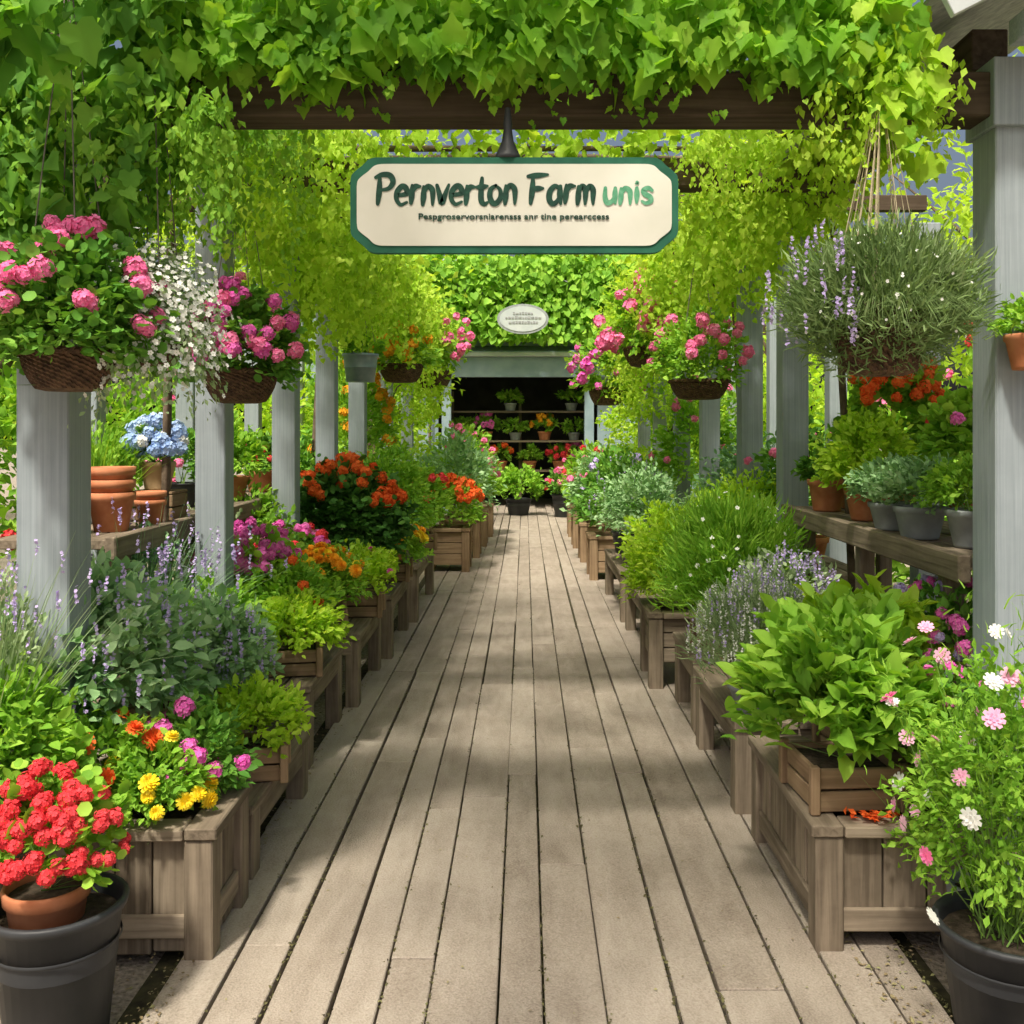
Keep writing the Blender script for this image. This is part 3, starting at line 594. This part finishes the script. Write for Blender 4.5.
bench('staging_table','raised plank staging table at left beyond the third post',-2.1,-1.65,7.4,10.5,.7,cat='table')
bench('staging_table','raised plank staging table at right beyond the shelf',1.65,2.15,6.2,10.5,.7,cat='table')
bench('staging_table','low staging table at right below the plank shelf',1.5,2.05,3.36,5.4,.5,cat='table')
def shelf(label,x0,x1,y0,y1,z):
    t=thing('plank_shelf',label,'shelf',((x0+x1)/2,(y0+y1)/2,0)); w=(x1-x0)/2; l=(y1-y0)/2
    G=Geo()
    for i in range(4): a=-w+2*w*i/4; G.bx(a+.003,a+w/2-.003,-l+random.uniform(0,.02),l-random.uniform(0,.02),z-.04,z)
    G.build('boards','wood',t)
    G=Geo(); e=-w if x0>0 else w; G.box((e,0,z-.035),(.045,2*l,.095),.006); G.build('front_rail','wood',t)
    for y in(-l+.25,0,l-.25):
        for x in(-w+.06,w-.06): G=Geo(); G.box((x,y,(z-.042)/2),(.07,.07,z-.042),.006); G.build('leg','wood',t)
shelf('long weathered plank shelf on the right holding pots between the grey posts',1.47,2.0,3.34,5.66,1.17)
shelf('weathered plank shelf on the left behind the second and third posts',-2.15,-1.66,4.0,7.6,1.16)
# ================================================================ PLANTS LEFT
t=thing('black_pot','large black plastic pot at the bottom left corner holding a terracotta pot','pot',(-1.215,2.60,0)); do_pot(t,'black',.17,.38)
potted('red_geranium','red geranium in a terracotta pot set inside the big black pot',-1.235,2.585,.24,('terra',.105,.19),'mound',.175,.30,560,'round',.036,'fresh',[('ball','red',80,.050)])
potted('zinnia_plant','leafy bedding plant with orange zinnias at left end of the near left planter box',-1.29,3.10,.39,None,'mound',.17,.32,1100,'oval',.036,'fresh',[('pom','scarlet',12,.062)],'flowering plant')
potted('marigold_plant','yellow marigold plant in the middle of the near left planter box',-1.13,3.06,.39,None,'mound',.16,.26,1100,'oval',.032,'fresh',[('pom','yellow',12,.052)],'flowering plant')
potted('magenta_flower_plant','magenta flowered plant at the back right of the near left planter box',-1.08,3.27,.40,None,'mound',.17,.30,1000,'oval',.036,'green',[('ball','hot',12,.065)],'flowering plant')
potted('lime_shrub','rounded bright green leafy shrub at the left edge behind the red geranium',-1.52,2.90,.40,('terra',.12,.10),'mound',.25,.40,2500,'oval',.042,'fresh')
potted('lettuce_pot','small lime leafed plant in a wooden tub on the bench behind near left planter',-1.02,3.78,.30,('crate',.11,.13),'mound',.18,.22,1100,'oval',.038,'lime')
potted('herb_pot','fresh leaved herb with magenta flecks in a crate on the bench near the left planter',-1.22,3.60,.30,('crate',.09,.10),'mound',.16,.16,800,'oval',.036,'fresh',[('ball','hot',5,.055)])
potted('sage_plant','large grey green sage with lavender flower tips wrapping the near left post',-1.38,3.86,.30,('crate',.12,.26),'mound',.34,.56,3200,'oval',.058,'sage2',[('spikelet','lav',110,.022)],ry=.44,off=(-.12,-.38))
potted('sage_plant','smaller grey green sage bush right of the large one at left',-1.30,4.16,.30,('crate',.11,.20),'mound',.23,.40,1600,'oval',.05,'sage2',[('spikelet','lav',110,.022)])
potted('lavender_plant','pale lavender plant in flower at the left edge in front of the near left post',-1.60,2.98,.40,('greyp',.09,.30),'spike',.17,.72,320,'small',.006,'silver',[('spikelet','lav',120,.018)])
potted('lavender_plant','lavender clump behind the sage bushes left of the path',-1.74,4.45,.48,('greyp',.11,.16),'spike',.26,.74,520,'small',.006,'sage',[('spikelet','lav',220,.024)])
potted('lime_mound_plant','lime green mounded plant in a wooden crate on the bare board bench',-1.13,4.85,.43,('crate',.13,.13),'mound',.25,.24,1600,'oval',.04,'lime')
potted('green_mound_plant','mid green mounded plant with a few red flowers behind the lime mound',-1.28,5.15,.43,('crate',.13,.14),'mound',.30,.38,1900,'oval',.042,'fresh',[('ball','scarlet',4,.06)])
potted('magenta_geranium','magenta geranium left of the path behind the sage',-1.46,5.30,.43,('terra',.12,.15),'top',.30,.52,1100,'round',.045,'fresh',[('ball','hot',56,.075)])
potted('marigold_crate','orange marigolds in a crate beyond the green mound on the left',-1.17,5.75,.45,('crate',.13,.13),'top',.27,.34,1300,'oval',.04,'fresh',[('pom','orange',44,.07),('pom','yellow',18,.06)])
potted('red_flower_crate','crate of red and pink blooms behind the orange marigolds on the left',-1.40,6.0,.45,('crate',.13,.14),'top',.28,.44,1100,'oval',.045,'green',[('ball','red',14,.075),('ball','hot',20,.075)])
potted('lime_mound_plant','bushy green mound at the path edge right of the orange marigolds',-1.03,6.25,.45,('crate',.13,.14),'mound',.26,.28,1400,'oval',.04,'lime',[('pom','hot',5,.05)])
potted('red_geranium','big dark green geranium bush topped with scarlet blooms on the left',-1.27,6.95,.48,('terra',.17,.2),'top',.44,.70,3200,'round',.05,'deep',[('ball','scarlet',48,.10)])
potted('marigold_crate','yellow and orange marigolds at path edge below the scarlet geranium',-1.0,7.5,.48,('crate',.13,.13),'top',.27,.30,1100,'oval',.042,'fresh',[('pom','yellow',40,.075),('pom','orange',16,.07)])
potted('leafy_bush','tall bright green bush beyond the scarlet geranium on the left',-1.14,8.4,.5,('terra',.16,.18),'mound',.38,.80,2400,'oval',.05,'fresh')
potted('leafy_bush','rounded mid green bush at the end of the left benches',-1.0,9.3,.5,('crate',.15,.15),'mound',.34,.62,1600,'oval',.055,'fresh',[('ballfar','red',12,.08)])
potted('red_geranium','red flowered plant in the first crate of the far left row',-.86,11.25,.5,None,'top',.38,.55,1000,'small',.07,'fresh',[('ballfar','scarlet',46,.11)],'flowering plant')
potted('grey_green_bush','grey green rounded bush in the second crate of the far left row',-.86,12.4,.5,None,'mound',.5,1.05,1600,'small',.08,'sage2',(),'shrub')
potted('pink_flower_bush','pink flecked green bush in the third crate of the far left row',-.84,13.6,.5,None,'mound',.46,1.15,1300,'small',.085,'fresh',[('ballfar','pink',25,.10)],'shrub')
potted('green_bush','fresh green bush in the last crate of the far left row',-.82,14.8,.5,None,'mound',.42,.9,1100,'small',.085,'fresh',(),'shrub')
def stackpots(label,x,y,z,r,k):
    t=thing('terracotta_pot_stack',label,'pots',(x,y,z))
    for i in range(k):
        G=Geo(); o=i*r*.55; h_=r*1.7; G.lathe([(.001,o+.002),(r*.7,o+.002),(r*.9,o+h_*.78),(r,o+h_*.79),(r*1.03,o+h_),(r*.93,o+h_),(r*.8,o+h_*.4)],26); G.build('pot','terra',t,True)
stackpots('tall nested stack of terracotta pots on left shelf',-1.80,4.35,1.16,.10,3)
stackpots('short nested pair of terracotta pots at left end of the left shelf',-1.95,4.2,1.16,.085,2)
stackpots('nested pair of small terracotta pots right of the tall stack on left shelf',-1.73,4.62,1.16,.07,2)
t=thing('crate','small upturned wooden crate on left shelf under the blue hydrangea','crate',(-1.80,4.9,1.16)); G=Geo()
for i in range(2):
    for s in(-1,1): G.box((0,s*.1,.035+.065*i),(.22,.015,.058)); G.box((s*.1025,0,.035+.065*i),(.015,.184,.058))
G.bx(-.11,.11,-.11,.11,.131,.145); G.build('boards','crate',t)
potted('hydrangea','pale blue hydrangea in a tan pot raised on a crate on the left shelf',-1.80,4.9,1.305,('tan',.085,.14),'mound',.12,.20,260,'oval',.05,'green',[('ball','blue',24,.10),('ball','white',8,.09)])
potted('feathery_plant','feathery green plant behind the terracotta stack left of the second post',-2.05,4.75,1.16,('greyp',.1,.16),'spike',.22,.4,400,'small',.007,'fresh')
potted('dark_leaf_pot','dark leaved plant in a black pot beyond the second left post',-1.95,5.7,1.16,('black',.11,.14),'mound',.2,.3,700,'oval',.045,'green',[('ball','pink',6,.06)])
potted('leafy_pot','leafy green plant in terracotta between second and third left posts',-1.85,6.3,1.16,('terra',.11,.15),'mound',.22,.3,700,'oval',.05,'fresh')
potted('small_red_flower_pot','small red flowered pot at the far end of the left shelf',-1.88,7.1,1.16,('terra',.11,.15),'mound',.2,.26,500,'oval',.05,'green',[('ball','red',12,.06)])
potted('white_flower_bush','pale green bush with white flecks on the table between second and third left posts',-1.80,5.5,.62,('greyp',.13,.16),'mound',.30,.40,1200,'oval',.04,'silver')
potted('green_bush','bushy fresh green plant on the table just past the second left post',-1.72,6.2,.62,('terra',.13,.16),'mound',.30,.46,1200,'oval',.045,'fresh')
potted('green_bush','round light green bush in front of the second left post',-1.42,4.5,.0,('greyp',.13,.5),'mound',.26,.46,1700,'oval',.042,'fresh')
potted('leafy_bush','dark green filler bush on table beyond the third left post',-1.80,7.9,.7,('terra',.15,.18),'mound',.36,.7,1000,'oval',.06,'green')
potted('orange_flower_bush','tall bush dotted with orange flowers between far left posts',-1.65,9.6,.7,('terra',.16,.2),'mound',.45,1.35,1900,'small',.075,'fresh',[('ballfar','orange',34,.10)])
# ================================================================ PLANTS RIGHT
potted('cosmos_plant','tall airy plant with pink and white cosmos in a black pot at bottom right corner',1.27,2.62,0,('black',.185,.31),'airy',.31,.88,6000,'small',.028,'fresh',[('daisy','rose',12,.045),('daisy','white',8,.045),('daisy','rose',9,.048,9),('daisy','white',14,.048,9),('daisy','pink',6,.045,9)])
potted('cosmos_plant','lower bushy cosmos with white daisies beside the airy cosmos at the right edge',1.34,2.92,.0,('greyp',.10,.28),'mound',.24,.56,2400,'small',.030,'fresh',[('daisy','white',14,.05),('daisy','rose',16,.046)])
potted('broad_leaf_plant','big light green leafy plant in a wooden tub on the right planter box',1.02,3.22,.42,('crate',.14,.14),'lush',.28,.46,1500,'lettuce',.085,'fresh',)
potted('broad_leaf_plant','second light green leafy plant behind the leafy tub on the right',1.22,3.60,.42,('crate',.12,.12),'lush',.26,.46,1000,'lettuce',.085,'lime')
t=thing('fallen_petals','small heap of fallen orange petals on the right planter box rim','petals',(1.06,3.03,.425)); G=Geo(); n=50
G.scatter(T['small'],rng.normal(0,1,(n,3))*[.03,.010,.004]+[0,0,.008],frames(rng.normal(0,1,(n,3))*[1,1,.2],rng.normal(0,.4,(n,3))+[0,0,1]),.03); struct(G.build('petal_heap','scarlet',t),'stuff')
potted('purple_flower_plant','magenta and violet flowered plant behind the cosmos at right',1.56,3.64,.5,('greyp',.12,.14),'mound',.28,.42,1100,'oval',.045,'green',[('ball','hot',26,.06),('ball','lav',22,.055)])
potted('pink_flower_plant','pink flowered plant at the right edge between cosmos and near right post',1.33,3.2,.42,('terra',.08,.10),'mound',.16,.34,900,'oval',.036,'green',[('ball','hot',12,.045)])
potted('white_lavender_plant','silvery plant with white and lavender sprigs at path edge on the right',.98,4.2,.42,('greyp',.13,.12),'mound',.28,.44,3000,'needle',.05,'silver',[('spikelet','lav',110,.018),('spikelet','white',240,.016)])
potted('white_lavender_plant','bushier lavender sprigged plant beside the chives on the right',1.22,4.65,.42,('greyp',.13,.12),'mound',.27,.50,1800,'small',.04,'silver',[('spikelet','lav',220,.022)])
potted('chives','large upright dome of fine bladed chives on the right bench',1.10,5.3,.42,('crate',.15,.15),'mound',.37,.72,5600,'needle',.075,'fresh',[('floret','white',60,.022)])
potted('lime_mound_plant','bright lime mound in the square wooden planter on the right',.93,6.3,.48,None,'mound',.30,.56,2300,'oval',.042,'lime',(),'shrub')
potted('lime_mound_plant','tall lime green bush behind the chives on the right',1.42,6.5,.55,('crate',.15,.16),'mound',.36,.62,2200,'oval',.045,'lime')
potted('lime_mound_plant','second lime mound beyond the square planter on the right',1.02,7.2,.46,('crate',.14,.14),'mound',.30,.48,1500,'oval',.045,'lime')
potted('green_bush','fine green bush in a dark pot near the middle right of the path',1.02,8.5,.46,('black',.15,.2),'mound',.40,.66,2000,'oval',.045,'sage2')
potted('green_bush','deep green round bush in a dark pot beyond the lime mounds on the right',.95,9.3,.46,('black',.15,.2),'mound',.38,.72,1600,'oval',.045,'green',[('spikelet','lav',40,.03)])
for i,(y,m_,c) in enumerate([(10.65,'green','lav'),(12.05,'sage2','pink'),(13.45,'fresh','red'),(14.85,'fresh','pink')]):
    potted('flowering_bush',['dark green bush with lavender tips','grey green bush with pink flecks','fresh green bush with red blooms','green bush with pink blooms'][i]+' in the '+['first','second','third','fourth'][i]+' dark crate of the far right row',.94,y,.48,None,'mound',.42,.9,1200,'small',.08,m_,[('ballfar',c,12,.09)],'shrub')
potted('orange_geranium','orange red geranium standing tall at the back of the right shelf',1.86,5.05,1.17,('terra',.12,.17),'top',.26,.66,1300,'round',.045,'fresh',[('ball','scarlet',36,.08)])
potted('lime_pot_plant','bright lime mounded plant in terracotta on the right shelf',1.63,4.75,1.17,('terra',.11,.15),'mound',.23,.36,1500,'oval',.042,'lime')
potted('terracotta_herb','herb in a brown terracotta pot at the far end of the right shelf',1.60,5.3,1.17,('terra',.10,.17),'mound',.16,.16,400,'oval',.04,'green')
potted('terracotta_herb','low herb in terracotta behind the lime mound on the right shelf',1.80,5.45,1.17,('terra',.10,.17),'mound',.16,.2,400,'oval',.04,'fresh')
potted('pink_geranium','pink geranium on the right shelf nearest the near right post',1.82,4.05,1.17,('terra',.11,.16),'mound',.2,.44,1000,'round',.04,'fresh',[('ball','hot',12,.075),('ball','red',6,.07)])
potted('silver_herb','silvery green herb in a grey pot at the front of the right shelf',1.56,3.95,1.17,('greyp',.10,.13),'mound',.18,.19,1300,'small',.034,'sage2')
potted('silver_herb','second herb in a grey pot right beside the near right post',1.64,3.65,1.17,('greyp',.10,.14),'mound',.17,.20,1200,'small',.034,'fresh')
potted('silver_herb','third silvery herb in a grey pot left of the other two on right shelf',1.58,4.3,1.17,('greyp',.10,.12),'mound',.17,.18,1100,'small',.034,'sage2')
potted('trough_plant','leafy plant with pink blooms on the staging table beyond the right shelf',1.85,6.6,.7,('terra',.15,.2),'mound',.38,.75,1300,'oval',.055,'green',[('ball','pink',12,.08)])
potted('trough_plant','silvery bush on the staging table further along the right side',1.8,8.0,.7,('greyp',.15,.2),'mound',.40,.65,1200,'oval',.055,'sage')
potted('trough_plant','tall fresh bush at the far end of the right staging table',1.7,9.6,.7,('terra',.15,.2),'mound',.45,1.25,1600,'small',.075,'fresh',[('ballfar','pink',14,.09)])
potted('wall_planter','small terracotta wall pot with green tufts fixed to the near right post',1.535,3.035,1.78,('terra',.075,.11),'mound',.085,.11,420,'oval',.026,'fresh')
# ================================================================ HANGING BASKETS
TOPZ=ZL+.14
basket('hanging_basket','woven hanging basket of bright pink geraniums in front of the near left post',-1.30,2.85,1.82,.125,.11,TOPZ,'basket','mound',.27,.42,3400,'round',.03,'green',[('ball','pink',34,.068)],-.07)
basket('hanging_basket','hanging basket overflowing with fine white blossom beside the pink geraniums',-1.11,2.98,1.88,.09,.09,TOPZ,'basket','trail',.17,.26,2200,'small',.022,'silver',[('floret','white',2200,.016)])
basket('hanging_basket','small woven hanging basket of magenta pink flowers at the second left post',-1.28,4.5,1.86,.16,.14,TOPZ,'basket','mound',.26,.50,2100,'round',.036,'green',[('ball','hot',24,.08),('ball','pink',22,.08)],-.09)
basket('hanging_bucket','blue grey zinc bucket hanging in front of the fourth left post',-1.30,7.9,2.2,.14,.22,TOPZ,'zinc','mound',.18,.16,250,'oval',.06,'vine')
basket('hanging_basket','hanging basket of orange flowers far along the left row',-1.15,9.3,2.2,.2,.16,TOPZ,'basket','mound',.32,.45,700,'small',.07,'fresh',[('ballfar','orange',22,.10)],-.08)
basket('hanging_basket','farthest left hanging basket with pink blooms',-1.1,12,2.3,.22,.2,TOPZ,'basket','ball',.42,.8,700,'small',.09,'fresh',[('ballfar','pink',22,.12)])
bk=basket('hanging_basket','large hanging basket of trailing fine grey green foliage with lavender flowers at near right',1.05,2.95,1.95,.14,.19,2.64,'basket','ball',.28,.40,11000,'needle',.040,'moor',[('spikelet','lav',60,.018,-1),('floret','white',50,.010)],-.15,1.6)
G=Geo(); m=560; th=rng.random(m)*6.283; u=np.stack([np.cos(th)*.9,np.sin(th)*.9,.2+.7*rng.random(m)],1); G.blades(u*[.18,.18,0]+[0,0,.20],u,.13+.07*rng.random(m),.0035,.8,5); G.build('trailing_grass','moor',bk)
basket('hanging_basket','woven hanging basket with pink trailing flowers at the third right post',1.15,6.6,1.92,.19,.12,TOPZ,'basket','mound',.32,.55,1500,'oval',.045,'fresh',[('ball','pink',24,.09)],-.08)
basket('hanging_basket','high hanging basket of rose pink flowers farther along the right row',1.05,8.6,2.3,.2,.16,TOPZ,'basket','ball',.38,.7,1100,'oval',.065,'vine',[('ballfar','pink',40,.12)],-.1)
basket('hanging_basket','farthest right hanging basket with pink blooms',1.0,12.2,2.1,.22,.2,TOPZ,'basket','ball',.42,.8,700,'small',.09,'fresh',[('ballfar','hot',22,.12)],-.1)
potted('shrub_pot','low green shrub in a dark pot in front of the shop opening',-.12,18.4,.04,('black',.25,.3),'mound',.42,.6,700,'small',.10,'fresh')
potted('pink_shop_pot','dark pot of pink and red flowers right of the shop opening',.72,18.0,.04,('black',.25,.4),'mound',.34,.5,700,'small',.09,'green',[('ballfar','pink',22,.12),('ballfar','red',12,.11)])
potted('pink_shop_pot','dark pot of red flowers left of the shop opening',-.95,18.2,.04,('black',.25,.4),'mound',.34,.5,600,'small',.09,'green',[('ballfar','red',22,.11)])
# ================================================================ BACKGROUND TREES / SHRUBS, ADDED DAPPLE TREES
def tree(name,label,x,y,zc,r,h,n,ls,mat,tr=.09,cl=45,cat='tree',tip=(0,0)):
    t=thing(name,label,cat,(x,y,0)); G=Geo(); zt=zc
    top=(tip[0],tip[1],zt+h*.1); G.tube([(0,0,0),(.03,.02,zt*.4),(top[0]*.4,top[1]*.4,zt*.75),top],[tr,tr*.8,tr*.6,tr*.25],8)
    for k in range(7):
        a=k*.9+rng.random(); G.tube([(top[0]*.5,top[1]*.5,zt*.7),(top[0]+math.cos(a)*r*.4,top[1]+math.sin(a)*r*.4,zt+h*.05*(k%3)),(top[0]+math.cos(a)*r*.8,top[1]+math.sin(a)*r*.8,zt+h*(.1+.1*(k%3)))],[tr*.45,tr*.25,tr*.08],6)
    G.build('trunk','bark',t,True)
    u=nrm(rng.normal(0,1,(cl,3))); C=u*[r,r,h/2]*(.45+.6*rng.random((cl,1))); i=rng.integers(0,cl,n); cs=r*.17
    p=C[i]+rng.normal(0,cs,(n,3))*[1,1,.6]+[top[0],top[1],zt]
    G=Geo(); G.scatter(T['small'] if ls<.3 else T['oval'],p,frames(rng.normal(0,.7,(n,3))+u[i]*.5-[0,0,.3],rng.normal(0,.5,(n,3))+[0,-.3,1]),ls*(.6+.7*rng.random(n))); G.build('crown',mat,t)
tree('added_dapple_tree','added unseen slender tree at left behind the viewpoint whose thin crown dapples the near path',-2.6,-.4,5.0,1.9,1.2,2000,.13,'vine',tip=(2.6,.9),cl=17)  # unseen tree, added behind the camera to break sun into soft patches
tree('overhanging_tree','added slim tree left of the pergola whose thin lime crown leans over to dapple the path',-3.4,6.2,4.6,1.8,1.2,1300,.12,'lime',tip=(2.8,-.6),cl=15)  # added tree; sparse crown above the view, only for dapples farther along the path
tree('overhanging_tree','taller lime tree leaning in from the far left before the shop',-3.8,15,4.6,2.2,3.6,2800,.15,'lime',tip=(.7,0))
tree('overhanging_tree','taller lime tree leaning in from the far right before the shop',3.9,15.5,4.6,2.2,3.6,2800,.15,'lime',tip=(-.7,0))
for i,(x,y,z,r,h,mt) in enumerate([(-5.5,26,5.5,4,7,'lime'),(0,29,7,4.5,8,'lime'),(6,27,5.5,4,7,'lime'),(-9,18,4.5,3.5,7,'lime'),(9.5,18,4.5,3.5,7,'lime'),(-7.5,10,3.8,2.8,6,'lime'),(7.5,11,3.8,2.8,6,'lime'),(-6.2,5.5,3.2,2.0,5,'vine'),(6.0,6,3.2,2.0,5,'lime')]):
    tree('background_tree',['sunlit yellow green tree behind the shop on its left','tall yellow green tree rising directly behind the shop','green tree behind the shop on its right','green tree well left of the shop','bright tree well right of the shop','bright tree behind the far left posts','green tree behind the far right posts','green tree behind the near left staging','bright tree behind the near right shelf'][i],x,y,z,r,h,3600,.25 if y>12 else .17,mt,.16,60)
for i,(x,y,r,h,mt) in enumerate([(-3.5,4.4,.9,2.3,'green'),(-3.4,6.4,.9,2.5,'fresh'),(-3.3,8.6,.9,2.2,'fresh'),(-3.0,11,.9,2.6,'lime'),(-2.6,13.6,.9,2.8,'fresh'),(-2.3,16.4,.9,2.9,'lime'),(3.3,4.6,.8,2.1,'green'),(3.3,6.6,.9,2.4,'fresh'),(3.2,8.8,.9,2.3,'fresh'),(2.9,11.2,.9,2.7,'lime'),(2.6,13.8,.9,2.8,'fresh'),(2.3,16.6,.9,2.9,'lime')]):
    sd='left' if x<0 else 'right'; k=i%6
    potted('hedge_shrub',['green hedge shrub behind the near ','mid green hedge shrub beyond the second post on the ','hedge shrub beyond the third post on the ','broad hedge shrub beyond the fifth post on the ','tall shrub beyond the last post on the ','sunlit shrub beside the shop front on the '][k]+(sd+' staging' if k==0 else sd),x,y,0,None,'mound',r,h,2000,'small',.11,mt,[('ballfar',['hot','red','pink'][i%3],14,.11)] if k in(0,1,2) else [],'shrub')
tree('tall_shrub','tall lime shrub pressing in between the far left posts',-1.75,11.5,2.1,.75,1.9,1800,.09,'lime',.04,30,'shrub')
tree('tall_shrub','tall lime shrub pressing in between the far right posts',1.75,11.8,2.1,.75,1.9,1800,.09,'lime',.04,30,'shrub')
tree('tall_shrub','lime shrub left of the shop entrance',-2.2,15.6,1.9,.7,2.4,1800,.11,'lime',.05,30,'shrub')
tree('tall_shrub','lime shrub right of the shop entrance',2.1,15.8,1.9,.7,2.4,1800,.11,'lime',.05,30,'shrub')
# ================================================================ LIGHT, CAMERA
el,az=math.radians(60),math.radians(180+20)
S=Vector((math.sin(az)*math.cos(el),math.cos(az)*math.cos(el),math.sin(el)))
sl=bpy.data.lights.new('sun','SUN'); sl.energy=4.8; sl.angle=math.radians(4.5); sl.color=(1,.94,.80); so=bpy.data.objects.new('sun',sl); COL.objects.link(so)
so.rotation_euler=(-S).to_track_quat('-Z','Y').to_euler()
w=bpy.data.worlds.new('World'); SC.world=w; w.use_nodes=True; nt=w.node_tree; bg=nt.nodes['Background']; sk=nt.nodes.new('ShaderNodeTexSky'); sk.sky_type='NISHITA'; sk.sun_disc=False
sk.sun_elevation=el; sk.sun_rotation=az; sk.air_density=1.0; sk.dust_density=10; sk.ozone_density=.3; nt.links.new(sk.outputs[0],bg.inputs[0]); bg.inputs[1].default_value=.15
ca=bpy.data.cameras.new('camera'); co=bpy.data.objects.new('camera',ca); COL.objects.link(co); co.location=(0,0,1.6); co.rotation_euler=(math.radians(90),0,0)
ca.sensor_width=36; ca.lens=36*F/1024; ca.shift_y=-82/1024; ca.shift_x=-13/1024; ca.clip_end=500; ca.clip_start=.05; SC.camera=co
SC.view_settings.view_transform='Standard'; SC.view_settings.look='None'; SC.view_settings.exposure=0
